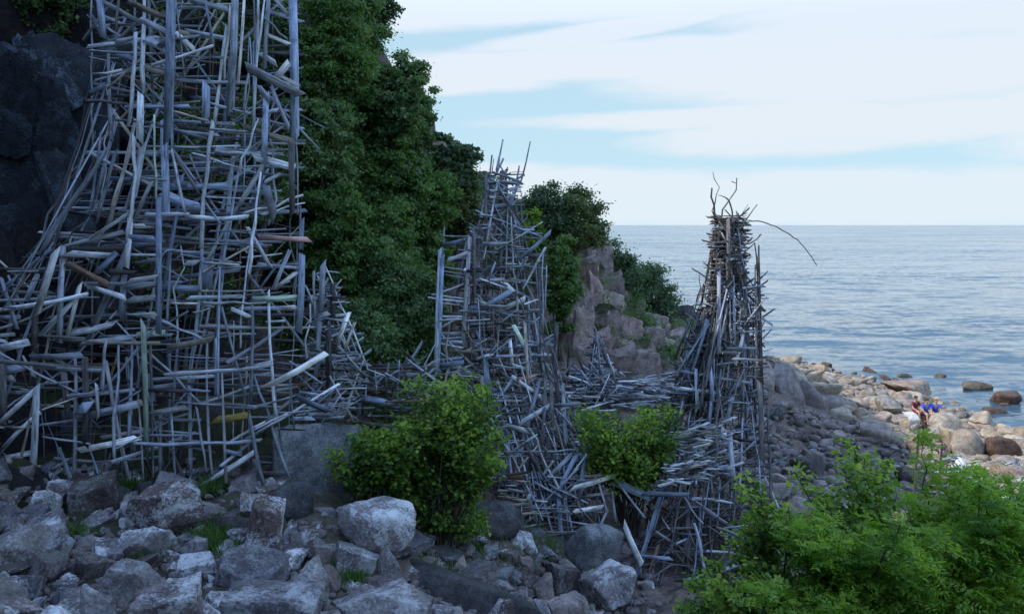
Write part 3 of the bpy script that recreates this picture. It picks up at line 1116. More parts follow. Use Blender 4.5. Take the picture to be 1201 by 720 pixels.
sea.key("""
836 202 839 214 840 229 839 256 2.0 dr
835 221 837 240 839 260 2.6 dr
843 229 850 231 855 235 858 245 860 258 2.6 dr
864 209 864 216 863 223 856 234 851 241 847 246 846 260 2.2 dr
858 213 863 215 1.5 dr
888 240 880 252 871 268 2.2 dr
872 259 884 259 894 260 905 264 914 268 926 275 935 281 942 289 947 295 953 303 958 311 1.9 dr
865 249 866 290 866 335 3.6 db
840 254 839 290 838 324 3.8 db
845 253 845 300 3.2 db
854 256 854 330 4 db
860 256 859 322 3 db
824 282 838 285 2.4 dp
829 274 842 277 2.2 dp
873 286 884 285 892 275 2.2 dr
872 299 885 285 2 dr
885 285 887 303 889 324 2.2 dp
890 288 890 332 2.4 dp
833 260 876 256 2.2 dp
834 254 872 253 2 dp
870 252 876 250 2 dp
820 322 821 340 817 352 2 dr
889 300 891 360 892 420 894 476 4 db
886 310 887 380 889 450 3 dp
873 387 868 407 862 428 3.6 wb
827 355 835 360 845 362 3.2 gr
838 413 866 414 4 gb
843 318 843 415 4.2 gb
850 330 851 420 3.8 db
872 310 878 420 3.8 db
794 434 830 441 881 449 3.2 gb
795 455 838 460 3.8 lb
825 390 805 421 3.2 gp
832 380 792 440 3.2 gp
875 429 860 462 3.2 gp
893 350 902 350 1.8 dp
896 412 905 409 1.8 dp
864 448 858 470 852 496 4.4 gb
789 455 840 462 4 lb
891 448 893 500 894 540 5.5 db
900 470 903 540 905 600 4 dp
782 530 780 548 4 wb
849 502 849 516 6 lb
812 584 835 585 859 590 4.8 lp
840 618 872 629 904 640 4.4 gp
828 646 855 647 883 653 4.4 lp
808 681 840 670 881 657 7 gp
777 572 760 628 741 688 5 bb
806 586 808 640 808 700 5.5 db
814 613 824 650 831 694 5 gp
800 580 813 598 825 614 3.2 gr
721 565 762 583 9 bb
756 578 807 580 5.5 bb
732 614 742 638 753 662 6 wb
776 572 770 580 756 590 3 gp
900 548 925 535 4 gp
897 560 915 600 4 gp
870 590 871 650 4 db
856 510 860 560 5 gb
770 570 795 560 4 lb
803 462 795 500 3.5 gb
816 432 818 480 4 gb
832 420 836 470 4 bb
836 450 832 498 3.4 bb
""", Ysea)
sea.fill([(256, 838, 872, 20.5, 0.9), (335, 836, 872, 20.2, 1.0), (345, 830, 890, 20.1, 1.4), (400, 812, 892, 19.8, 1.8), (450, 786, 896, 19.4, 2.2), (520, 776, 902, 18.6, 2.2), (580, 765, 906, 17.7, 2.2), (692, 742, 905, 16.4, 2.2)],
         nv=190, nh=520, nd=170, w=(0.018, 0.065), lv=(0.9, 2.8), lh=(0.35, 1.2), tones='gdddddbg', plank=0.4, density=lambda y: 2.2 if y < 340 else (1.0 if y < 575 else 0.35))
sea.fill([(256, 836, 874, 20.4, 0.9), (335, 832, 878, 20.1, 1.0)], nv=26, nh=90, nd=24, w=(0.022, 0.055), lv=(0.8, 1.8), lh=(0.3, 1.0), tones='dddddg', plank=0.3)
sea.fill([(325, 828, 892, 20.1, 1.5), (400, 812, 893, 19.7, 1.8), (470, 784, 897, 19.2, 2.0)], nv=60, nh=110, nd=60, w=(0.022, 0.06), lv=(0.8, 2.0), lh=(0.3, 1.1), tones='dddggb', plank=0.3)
sea.fill([(578, 765, 906, 17.9, 2.4), (692, 742, 905, 16.6, 2.4)], nv=60, nh=60, nd=60, w=(0.03, 0.075), lv=(1.0, 2.4), tones='dddnngd', plank=0.2)  # dark tones paint the shade of the hollow at the tower's foot
# struts flaring out to the left from the waist of the spire
for i in range(75):
    x0, y0 = sea.rng.uniform(822, 862), sea.rng.uniform(325, 420)
    y1 = y0 + sea.rng.uniform(50, 130)
    x1 = x0 - (y1 - y0) * sea.rng.uniform(0.05, 0.42)
    Yd = Ysea(x0, y0) + sea.rng.uniform(-0.2, 1.2)
    sea.add([P(x0, y0, Yd), P(x1, y1, Yd - sea.rng.uniform(0, 0.8))], sea.rng.uniform(.03, .075), sea.rng.choice('ggddddb'), sea.rng.choice(['pole', 'plank', 'pole', 'branch']))
# the deck of short pale sticks half way up
for i in range(120):
    x = sea.rng.uniform(772, 850); y = sea.rng.uniform(506, 572) - (x - 772) * 0.2
    Yd = Ysea(x, y) - 0.25 + sea.rng.random() * .5
    an = sea.rng.uniform(-0.35, 0.5); L = sea.rng.uniform(10, 30)
    sea.add([P(x, y, Yd), P(x + L * math.cos(an), y - L * math.sin(an), Yd + sea.rng.uniform(-.3, .3))], sea.rng.uniform(.03, .07), sea.rng.choice('lltgl'), sea.rng.choice(['plank', 'pole']))

# ---- low walls and drifts of sticks between them
fence = Sticks('driftwood_fence', 'low fence of logs and upright sticks running between the tallest and the middle tower', 'driftwood fence', ground_on(P(450, 500, 17.2)), seed=5)
fence.key("""
421 466 448 470 475 479 11 bp
422 468 417 500 7 gb
350 450 400 453 450 455 4.2 dp
367 448 420 470 6.5 db
358 453 388 478 419 505 5.2 lp
418 442 440 452 462 462 4 gp
456 425 452 452 3.4 gp
468 424 466 472 3.4 gp
430 440 428 470 3.2 gp
440 434 441 462 3 gp
480 440 476 470 3 gp
500 430 496 462 3.4 gp
430 433 470 448 508 452 3 lp
400 480 440 478 3.5 gp
470 478 512 486 5 bb
460 470 505 470 4 gb
""", 17.3)
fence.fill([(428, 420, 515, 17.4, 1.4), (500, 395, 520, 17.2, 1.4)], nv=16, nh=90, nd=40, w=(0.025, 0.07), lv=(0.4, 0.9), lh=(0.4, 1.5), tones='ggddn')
drift = Sticks('driftwood_heap', 'wide heap of pale sticks lying below the pink cliff between the middle and seaward towers', 'driftwood heap', ground_on(P(740, 468, 23.5)), seed=9)
rng = drift.rng
for i in range(330):
    x = rng.uniform(665, 832); y = rng.uniform(447, 484) - max(0, x - 770) * 0.30 * rng.random()
    h = hit(x, y, 18, 34)
    c = h + Vector((0, 0, 0.03 + 0.4 * rng.random() ** 2))
    an = rng.gauss(0, 0.55); L = rng.uniform(0.4, 1.7)
    d = Vector((math.cos(an), math.sin(an), rng.gauss(-0.05, 0.12))).normalized()
    drift.add([c - d * L / 2, c + d * L / 2], rng.uniform(.03, .08), rng.choice('gglldd'), rng.choice(['pole', 'plank', 'branch']))
spike = Sticks('driftwood_pile', 'small upright cluster of leaning sticks against the cliff right of the middle tower', 'driftwood pile', ground_on(P(705, 455, 24.5)), seed=19)
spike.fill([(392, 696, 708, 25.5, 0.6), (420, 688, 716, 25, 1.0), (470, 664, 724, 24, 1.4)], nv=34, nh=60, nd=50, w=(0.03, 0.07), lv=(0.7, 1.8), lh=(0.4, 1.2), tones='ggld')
spike.key("""
700 392 704 440 3 gp
712 415 720 440 3 lp
668 398 666 440 3.4 dp
664 440 700 452 3.4 lp
""", 24.4)
pile2 = Sticks('driftwood_pile', 'pile of loose boards behind the green bushes near the sunlit beach, two stakes beside it', 'driftwood pile', ground_on(P(1140, 590, 18.5)), seed=29)
for i in range(60):
    x = rng.uniform(1088, 1200); y = rng.uniform(545, 600) + (x - 1130) * 0.1
    h = hit(x, y, 12, 30); c = h + Vector((0, 0, 0.05 + 0.35 * rng.random() ** 2))
    an = rng.gauss(0.2, 0.8); L = rng.uniform(0.5, 1.8)
    d = Vector((math.cos(an), math.sin(an), rng.gauss(0, 0.15))).normalized()
    pile2.add([c - d * L / 2, c + d * L / 2], rng.uniform(.04, .12), rng.choice('gbld'), rng.choice(['pole', 'plank']))
pile2.key("""
1121 540 1135 556 4 wb
1125 536 1142 560 4 lb
1152 562 1156 603 3.5 dp
""", 18.3)
ALL_STICKS = [tall, mid, sea, fence, drift, spike, pile2]
for s_ in ALL_STICKS: s_.build()

# ------------------------------------------------------------------ boulders
def ico(sub):
    bm = bmesh.new()
    bmesh.ops.create_icosphere(bm, subdivisions=sub, radius=1)
    V = np.array([v.co for v in bm.verts]); Fc = np.array([[v.index for v in f.verts] for f in bm.faces])
    bm.free()
    return V, Fc


ICO = {k: ico(k) for k in (2, 3, 4, 5)}


def rock_shape(seed, sub=4, sharp=16, planes=11, rough=0.03, box=False):
    r = np.random.RandomState(seed)
    V, Fc = ICO[sub]
    N = r.normal(size=(planes, 3)); N /= np.linalg.norm(N, axis=1)[:, None]
    if box:      # jointed block: three pairs of near-parallel faces and a few knocked-off corners
        B = np.array([[1, 0, 0], [-1, 0, 0], [0, 1, 0], [0, -1, 0], [0, 0, 1], [0, 0, -1]], float)
        B += r.normal(size=B.shape) * 0.16
        B /= np.linalg.norm(B, axis=1)[:, None]
        N = np.vstack([B, N[:5]])
        d = np.r_[r.uniform(0.62, 0.74, 6), r.uniform(0.82, 1.0, 5)]
    else:
        N = np.vstack([N, [[0, 0, 1], [0, 0, -1]]])
        d = r.uniform(0.62, 0.95, len(N))
    q = np.maximum(0, V @ N.T / d[None])
    rad = (q ** sharp).sum(1) ** (-1.0 / sharp)
    P_ = V * rad[:, None]
    off = Vector((seed * 1.7, seed * 0.9, 0))
    D = np.array([noise.fractal(Vector(p) * 2.0 + off, 0.8, 2.1, 5 if sub > 3 else 3) for p in P_])
    P_ = P_ * (1 + rough * 2.2 * D)[:, None]
    # normalise to a unit box (half size 1)
    lo, hi = P_.min(0), P_.max(0)
    P_ = (P_ - (lo + hi) / 2) / ((hi - lo) / 2)
    return P_, Fc


def rock_mesh(seed, m, sub=4, **k):
    V, Fc = rock_shape(seed, sub, **k)
    me = mesh_np('boulder', V, Fc, smooth=sub >= 3)
    try:
        me.set_sharp_from_angle(angle=math.radians(38))
    except Exception:
        pass
    me.materials.append(m)
    return me


LIB = {}


def lib(kind):
    if kind not in LIB:
        m, rng_, n, kw = {
            'talus': (M_TALUS, 100, 9, dict(sharp=75, planes=9, rough=0.035)),
            'block': (M_TALUS, 200, 7, dict(sharp=80, planes=8, rough=0.03, box=True)),
            'pale': (M_PALE, 300, 5, dict(sharp=55, planes=10, rough=0.035)),
            'slope': (M_SLOPE, 400, 6, dict(sharp=14, planes=12, rough=0.03)),
            'beach': (M_BEACH, 500, 8, dict(sharp=9, planes=12, rough=0.022)),
            'wet': (M_WET, 600, 4, dict(sharp=9, planes=12, rough=0.025)),
            'black': (M_CLIFF_SHADED, 750, 4, dict(sharp=40, planes=11, rough=0.07)),
            'beach0': (M_PALE, 980, 3, dict(sharp=12, planes=9, rough=0.03)),
            'dark': (M_DARK, 700, 4, dict(sharp=12, planes=12, rough=0.03)),
            'blue': (M_BLUE, 800, 3, dict(sharp=10, planes=12, rough=0.03)),
        }[kind]
        LIB[kind] = [rock_mesh(rng_ + i, m, 5 if kind in ('talus', 'block', 'pale') else 4, **kw) for i in range(n)]
    return LIB[kind]


def place_rock(kind, c, half, rz, tilt, label, group, i, name='boulder'):
    L_ = lib(kind)
    o = link(name, L_[i % len(L_)], loc=c)
    o.scale = half
    o.rotation_euler = (tilt[0], tilt[1], rz)
    tag(o, label, name.replace('_', ' '), group)
    return o


KEYROCKS = []          # (x, y, radius) kept clear by the scatter


def key_rock(x0, y0, x1, y1, kind, label, rz=0.0, i=0, deep=0.85, tilt=(0, 0), Y=None, sink=0.18, group='large boulders below the driftwood towers', name='boulder'):
    yb = y1
    h = hit((x0 + x1) / 2, yb, 7.0) if Y is None else None
    Yv = h.y if Y is None else Y
    w = (x1 - x0) * Yv / F / 2
    hh = (y1 - y0) * Yv / F / 2
    d = w * deep
    c = P((x0 + x1) / 2, (y0 + y1) / 2, Yv + d * 0.6)
    if Y is None:
        hh *= 1 + sink; c.z -= hh * sink
    w *= 1.10; hh *= 1.10
    KEYROCKS.append((c.x, c.y, max(w, d) * 0.8))
    return place_rock(kind, c, (w, d, hh), rz, tilt, label, group, i, name)


K_ = key_rock
K_(-30, 622, 56, 678, 'pale', 'big flat-topped blue-grey boulder, leftmost boulder at the picture edge', 0.2, 0)
K_(84, 562, 138, 603, 'block', 'grey rounded block just below the whitish sloping board of the tall tower', 0.3, 1, tilt=(0.1, -0.25))
K_(156, 566, 246, 634, 'talus', 'large dark wedge with one pale shoulder below the centre of the tall tower', 0.2, 2, tilt=(0.1, 0.2))
K_(290, 584, 328, 662, 'block', 'tall upright boulder with white lichen cap below the right foot of the tall tower', 0.1, 1, tilt=(0, 0.12))
K_(238, 604, 296, 634, 'dark', 'low flat dark boulder left of the tall upright white-capped one', 0.2, 0)
K_(326, 495, 442, 606, 'blue', 'huge smooth blue-grey boulder between tall tower and left leafy bush', 0.15, 0, deep=0.7, Y=14.6)
K_(318, 565, 366, 616, 'dark', 'dull brown slab leaning against the huge smooth blue-grey boulder', 0.5, 1)
K_(340, 618, 371, 652, 'pale', 'small cube-shaped pale boulder right of the upright white-capped one', 0.3, 2)
K_(366, 634, 394, 668, 'block', 'small pale block touching the cube-shaped boulder', 0.6, 2)
K_(333, 646, 402, 722, 'pale', 'large lichen-spotted boulder with sloping side at the bottom edge', 0.4, 3, tilt=(0, 0.35))
K_(262, 686, 374, 752, 'block', 'broad slab with reddish flat top at the bottom edge', 0.1, 3, tilt=(0.1, 0.12))
K_(246, 648, 332, 704, 'block', 'cracked purple-grey boulder just above the reddish flat slab', -0.2, 4, tilt=(0.15, 0.3))
K_(208, 632, 242, 662, 'pale', 'small pale rounded boulder above the big white-flecked slab', 0.3, 4)
K_(133, 620, 200, 664, 'pale', 'pale blocky boulder with flat lit top in the middle of the rock field', -0.2, 0, tilt=(0.1, 0.15))
K_(118, 655, 206, 712, 'pale', 'wide white-flecked boulder in front of the pale blocky one', 0.3, 1, tilt=(0.2, 0.1))
K_(98, 690, 162, 740, 'pale', 'low white-flecked boulder at the bottom edge, left of the split one', 0.5, 2, tilt=(0.1, 0.1))
K_(158, 688, 236, 746, 'block', 'split boulder with a dark cleft at the bottom edge', 0.2, 5, tilt=(0.1, -0.1))
K_(54, 624, 90, 662, 'talus', 'small rounded lichened boulder right of the leftmost flat-topped boulder', 0.3, 3)
K_(30, 652, 76, 694, 'talus', 'grey boulder below the leftmost flat-topped boulder', 0.8, 4, tilt=(0.2, 0.2))
K_(84, 652, 126, 692, 'talus', 'narrow leaning boulder left of the wide white-flecked one', 0.2, 5, tilt=(0.1, 0.5))
K_(398, 590, 486, 640, 'beach0', 'large smooth whitish boulder perched below the left leafy bush', 0.1, 0, tilt=(0, 0.05), Y=12.6)
K_(390, 636, 448, 684, 'block', 'dark grey block under the left end of the perched whitish boulder', 0.2, 0, tilt=(0, 0.15))
K_(440, 634, 482, 694, 'pale', 'upright pale block under the right end of the perched whitish boulder', 0.15, 3)
K_(386, 688, 502, 764, 'pale', 'broad pale boulder with smooth hump at the bottom edge below the perched pair', 0.1, 4, tilt=(0, 0.2))
o = K_(470, 660, 640, 722, 'dark', 'long brown-grey ramp of rock sloping down to the right in the gully', 0.0, 2, deep=0.5, tilt=(0.0, 0.42))
o.scale.z *= 0.62
K_(552, 642, 577, 663, 'talus', 'small rounded grey rock in the gully left of the middle tower', 0.3, 6)
K_(588, 646, 614, 664, 'talus', 'small flat grey rock in the gully below the middle tower', 0.9, 7)
K_(560, 664, 604, 688, 'blue', 'flat blue-grey rock in the gully', 0.2, 1)
K_(610, 652, 628, 675, 'slope', 'small upright rock beside the single post of the middle tower', 0.2, 0)
K_(624, 676, 652, 704, 'slope', 'small pale rock left of the white-crusted pair', 0.5, 1)
K_(548, 592, 618, 650, 'dark', 'round dark boulder under the left foot of the middle tower', 0.3, 3, Y=17.0)
K_(664, 612, 730, 672, 'blue', 'large blue-grey boulder under the right foot of the middle tower', 0.2, 2, Y=16.8)
K_(640, 656, 686, 700, 'block', 'white-crusted boulder at the foot of the blue pole', 0.4, 0)
K_(676, 660, 740, 716, 'pale', 'white-crusted boulder leaning to the right beside the gully', 0.3, 4, tilt=(0, 0.25))
K_(560, 700, 600, 740, 'talus', 'grey boulder at the bottom edge in the mouth of the gully', 0.3, 8)
K_(640, 700, 690, 745, 'slope', 'rounded boulder at the bottom edge below the white-crusted pair', 0.2, 3)
K_(44, 482, 90, 548, 'dark', 'round dark boulder inside the opening under the tall tower', 0.1, 1, Y=16.2)
B_ = dict(group='large boulders on the shore', name='beach_boulder')
K_(1007, 494, 1052, 521, 'slope', 'big dark angular boulder in shade left of the seated people', 0.2, 0, **B_)
K_(1108, 504, 1158, 538, 'beach', 'largest tan boulder below the seated people', 0.1, 1, **B_)
K_(1149, 512, 1190, 540, 'wet', 'reddish brown boulder right of the largest tan one', 0.2, 0, **B_)
K_(1088, 486, 1128, 514, 'beach', 'sandy boulder between the seated people and the largest tan one', 0.4, 2, **B_)
K_(1024, 466, 1060, 490, 'beach', 'grey-sided angular boulder left of the seated people', 0.4, 3, **B_)
K_(1038, 448, 1096, 466, 'beach', 'long low flat rock at the water edge above the seated people', 0.05, 4, **B_)
K_(950, 450, 984, 476, 'beach', 'pale block near the shaded rock mound', 0.3, 5, **B_)
K_(975, 478, 1000, 492, 'beach', 'tan stone between the shade line and the people', 0.3, 6, **B_)
K_(1188, 500, 1215, 520, 'beach', 'rounded tan stone in the shallows at the right edge', 0.3, 7, **B_)
K_(1052, 496, 1078, 514, 'beach', 'pale rounded stone just below the white towel', 0.8, 0, **B_)
WR = dict(group='rocks standing out of the water', name='sea_rock')
for (a, lb, i) in [((1124, 446, 1158, 458), 'long reddish rock in the water, upper of the two big ones', 0), ((1163, 458, 1198, 476), 'rounded rock in the water nearest the right edge', 1),
                   ((1051, 437, 1072, 444), 'small black rock in the water above the seated people', 2), ((1094, 437, 1108, 444), 'thin dark rock in the water between the small black and the long reddish one', 3),
                   ((1148, 476, 1176, 487), 'flat wet rock in the water below the rounded one', 0), ((1172, 471, 1184, 478), 'small dark rock touching the rounded one in the water', 1),
                   ((1140, 487, 1164, 497), 'dark low rock in the shallows just right of the boulders', 2), ((958, 424, 974, 436), 'black weedy rock at the far end of the beach', 3)]:
    Yw = (CAMZ - 0.0) / ((a[3] - 264) / F * 1.0)
    Yw = min(Yw, 60)
    K_(*a, 'wet', lb, 0.2, i, Y=Yw, **WR).location.z -= 0.06
# shaded rock mound at the near end of the beach
for (a, rz, i) in [((868, 420, 914, 492), .1, 0), ((896, 430, 940, 494), .5, 1), ((924, 446, 962, 492), .3, 2), ((942, 462, 986, 496), .2, 3)]:
    K_(*a, 'slope', '%s shaded rock of the grey mound between seaward tower and beach' % ['tallest leftmost', 'second from left', 'third from left', 'lowest rightmost'][i], rz, i, deep=1.2, Y=33.5 + i * 0.4, group='rocks of the shaded mound')
# rocks on the headland beyond the dark shrub
for (a, i) in [((790, 358, 812, 384), 0), ((806, 366, 832, 392), 1), ((776, 382, 808, 404), 2), ((800, 388, 836, 412), 3), ((824, 396, 860, 420), 4)]:
    K_(*a, 'dark', 'weathered grey headland boulder left of the seaward tower, %s' % ['highest of the five', 'second highest of the five', 'nearest the dark shrub', 'middle of the five', 'lowest and closest to the tower'][i], 0.3, i, Y=42 + 0.6 * i, group='boulders on the headland')
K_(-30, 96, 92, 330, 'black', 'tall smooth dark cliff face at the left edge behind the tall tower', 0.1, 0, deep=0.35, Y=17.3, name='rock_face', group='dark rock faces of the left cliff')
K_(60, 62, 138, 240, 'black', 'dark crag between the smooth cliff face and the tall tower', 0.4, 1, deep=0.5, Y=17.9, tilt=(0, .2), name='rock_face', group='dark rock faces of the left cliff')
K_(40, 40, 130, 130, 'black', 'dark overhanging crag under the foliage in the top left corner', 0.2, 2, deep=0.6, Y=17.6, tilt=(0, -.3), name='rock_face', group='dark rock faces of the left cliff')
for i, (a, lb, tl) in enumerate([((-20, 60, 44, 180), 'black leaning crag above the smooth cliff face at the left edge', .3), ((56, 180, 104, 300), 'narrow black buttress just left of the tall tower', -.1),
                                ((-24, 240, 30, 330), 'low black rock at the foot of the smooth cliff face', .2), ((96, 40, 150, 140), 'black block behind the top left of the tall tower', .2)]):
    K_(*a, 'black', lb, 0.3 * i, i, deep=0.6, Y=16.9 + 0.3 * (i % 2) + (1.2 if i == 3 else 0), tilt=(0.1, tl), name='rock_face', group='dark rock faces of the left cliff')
# jointed pink faces of the cliff
M_PINK = rock_mat('pink_gneiss', [(0.31, 0.235, 0.225), (0.22, 0.185, 0.18), (0.33, 0.27, 0.25)], lich=0.5, lichen=(0.36, 0.34, 0.33), moss=0.6)
LIB['pink'] = [rock_mesh(900 + i, M_PINK, 4, sharp=80, planes=5, rough=0.05, box=True) for i in range(5)]
for (a, Yc, i) in [((664, 300, 700, 352), 33.6, 0), ((678, 284, 716, 340), 34.6, 1), ((668, 346, 702, 410), 31.8, 2), ((694, 340, 730, 400), 33, 3), ((700, 392, 742, 432), 31.4, 4),
                   ((716, 404, 746, 456), 30.2, 0), ((736, 412, 772, 458), 30.4, 1), ((664, 404, 700, 446), 29.2, 2), ((742, 366, 782, 418), 34.6, 3), ((712, 350, 752, 400), 34.6, 2), ((762, 392, 796, 440), 33.4, 4),
                   ((656, 330, 684, 404), 31, 1), ((682, 318, 706, 392), 32.6, 4), ((704, 318, 730, 382), 34, 0), ((722, 370, 752, 428), 32.2, 3), ((752, 384, 778, 436), 32.8, 1), ((690, 384, 716, 446), 29.8, 0), ((668, 360, 694, 440), 29.4, 2), ((772, 384, 806, 440), 34.6, 0),
                   ((548, 250, 580, 292), 28.6, 1), ((530, 224, 560, 262), 28.2, 3)]:
    K_(*a, 'pink', 'steep pinkish rock face of the cliff behind the driftwood heap' if a[0] > 600 else 'pinkish crag under the trees left of the middle tower spire', 0.15 * i, i, deep=0.8, Y=Yc, group='jointed rock faces of the cliff', name='rock_face')

RUB = {'talus': [], 'beach': []}


def scatter(n_big, region, kinds, sizes, label, group, seed, rubkey, n_small=0, small=(0.05, 0.14), dens=0.62, ratio=(0.45, 0.85), name='boulder'):
    """region: photo-space sampler returning px,py; boulders rest on the ground"""
    r = random.Random(seed)
    placed = []
    tries = 0
    while len(placed) < n_big and tries < n_big * 60:
        tries += 1
        px_, py_ = region(r)
        h = hit(px_, py_, 7, 60)
        f = 1 - len(placed) / n_big
        s = sizes[0] + (sizes[1] - sizes[0]) * (f ** 1.7) * r.uniform(0.7, 1.1)
        ok = all((h.x - a) ** 2 + (h.y - b) ** 2 > (dens * (s + c)) ** 2 for a, b, c in placed) and all((h.x - a) ** 2 + (h.y - b) ** 2 > (0.6 * s + c * 0.8) ** 2 for a, b, c in KEYROCKS)
        if not ok: continue
        placed.append((h.x, h.y, s))
        sz = s * r.uniform(*ratio)
        i = r.randrange(100)
        lab = label(px_, py_, s) if callable(label) else label
        place_rock(r.choice(kinds), (h.x, h.y, h.z + sz * 0.30), (s * r.uniform(.85, 1.2), s * r.uniform(.7, 1.1), sz), r.uniform(0, 6.28), (r.gauss(0, .25), r.gauss(0, .25)), lab, group, i, name)
    for _ in range(n_small):
        px_, py_ = region(r)
        h = hit(px_, py_, 7, 60)
        RUB[rubkey].append((h.x + r.gauss(0, .2), h.y + r.gauss(0, .2), r.uniform(*small), r.randrange(1000)))


def reg_talus(r):
    while True:
        x, y = r.uniform(-30, 620), r.uniform(555, 745)
        if 330 < x < 450 and y < 600: continue
        if x > 400 and y < 640: continue
        return x, y


def reg_gully(r):
    return r.uniform(500, 760), r.uniform(625, 735)


def reg_slope(r):
    while True:
        x, y = r.uniform(885, 1080), r.uniform(470, 640)
        if y < 470 + 0.25 * (x - 885): continue
        return x, y


def reg_beach(r):
    while True:
        x = r.uniform(905, 1215); t = r.random()
        top = np.interp(x, [905, 1000, 1060, 1130, 1170, 1215], [422, 444, 458, 480, 500, 524])
        bot = np.interp(x, [905, 960, 1050, 1130, 1215], [430, 476, 520, 560, 590])
        return x, top + (bot - top) * t


def lab_talus(x, y, s):
    where = 'under the tall tower' if y < 600 and x < 340 else ('at the left edge of the rock field' if x < 130 else ('in the middle of the rock field' if x < 330 else 'on the right side of the rock field'))
    size = 'large' if s > 0.33 else ('medium' if s > 0.20 else 'small')
    return '%s angular grey boulder %s' % (size, where)


scatter(192, reg_talus, ['talus', 'talus', 'talus', 'block', 'block', 'block', 'pale'], (0.10, 0.37), lab_talus, 'boulders of the rock field', 3, 'talus', 900, (0.04, 0.12), dens=0.72)
scatter(34, reg_gully, ['talus', 'blue', 'slope', 'pale'], (0.12, 0.34), 'small grey boulder in the gully below the middle tower', 'boulders in the gully', 4, 'talus', 260, (0.05, 0.13))
scatter(62, reg_slope, ['slope', 'slope', 'slope', 'dark'], (0.16, 0.62), 'shaded grey stone on the slope right of the seaward tower', 'stones on the shaded slope', 6, 'talus', 900, (0.06, 0.22), dens=0.55, name='stone')
scatter(200, reg_beach, ['beach', 'beach', 'beach', 'beach', 'slope'], (0.16, 0.68), lambda x, y, s: ('%s tan stone on the %s of the beach' % ('large' if s > .42 else 'small', 'far end' if x < 1000 else ('middle' if x < 1110 else 'right end'))), 'stones of the beach', 7, 'beach', 1700, (0.08, 0.28), dens=0.50, name='stone')
# wet rocks along the water line
scatter(26, lambda r: (lambda x: (x, float(np.interp(x, [905, 1000, 1060, 1130, 1170, 1215], [420, 440, 454, 476, 497, 520])) + r.uniform(-5, 4)))(r.uniform(905, 1200)), ['wet'], (0.2, 0.5), 'dark wet stone at the water line of the beach', 'wet stones at the water line', 8, 'beach', 60, (0.08, 0.2), name='stone')


def rubble(name, lst, m, label):
    shapes = [rock_shape(50 + i, 2, sharp=12, planes=9, rough=0.02) for i in range(8)]
    V, Fc, k = [], [], 0
    r = np.random.RandomState(5)
    hs = Hs([a[0] for a in lst], [a[1] for a in lst])
    for (x, y, s, sd), z in zip(lst, hs):
        sv, sf = shapes[sd % 8]
        a = r.uniform(0, 6.28); ca, sa = math.cos(a), math.sin(a)
        v = sv * [s * r.uniform(.8, 1.3), s * r.uniform(.7, 1.1), s * r.uniform(.45, .8)]
        v = np.c_[v[:, 0] * ca - v[:, 1] * sa, v[:, 0] * sa + v[:, 1] * ca, v[:, 2]] + [x, y, z + s * 0.35]
        V.append(v); Fc.append(sf + k); k += len(v)
    me = mesh_np(name, np.vstack(V), np.vstack(Fc))
    tag(link(name, me, m), label, 'rubble', None, 'stuff')


M_RUB = rock_mat('rubble_stone', [(0.10, 0.085, 0.085), (0.16, 0.14, 0.14), (0.20, 0.17, 0.16)], lich=0.4, lichen=(0.36, 0.37, 0.38), rand=False)
M_SHI = rock_mat('shingle_stone', [(0.15, 0.12, 0.09), (0.29, 0.24, 0.185), (0.22, 0.175, 0.14)], lich=0.1, rand=False)
rubble('rubble', RUB['talus'], M_RUB, 'small grey broken stones filling the gaps between the boulders')
rubble('shingle', RUB['beach'], M_SHI, 'small tan stones filling the gaps between the beach boulders')

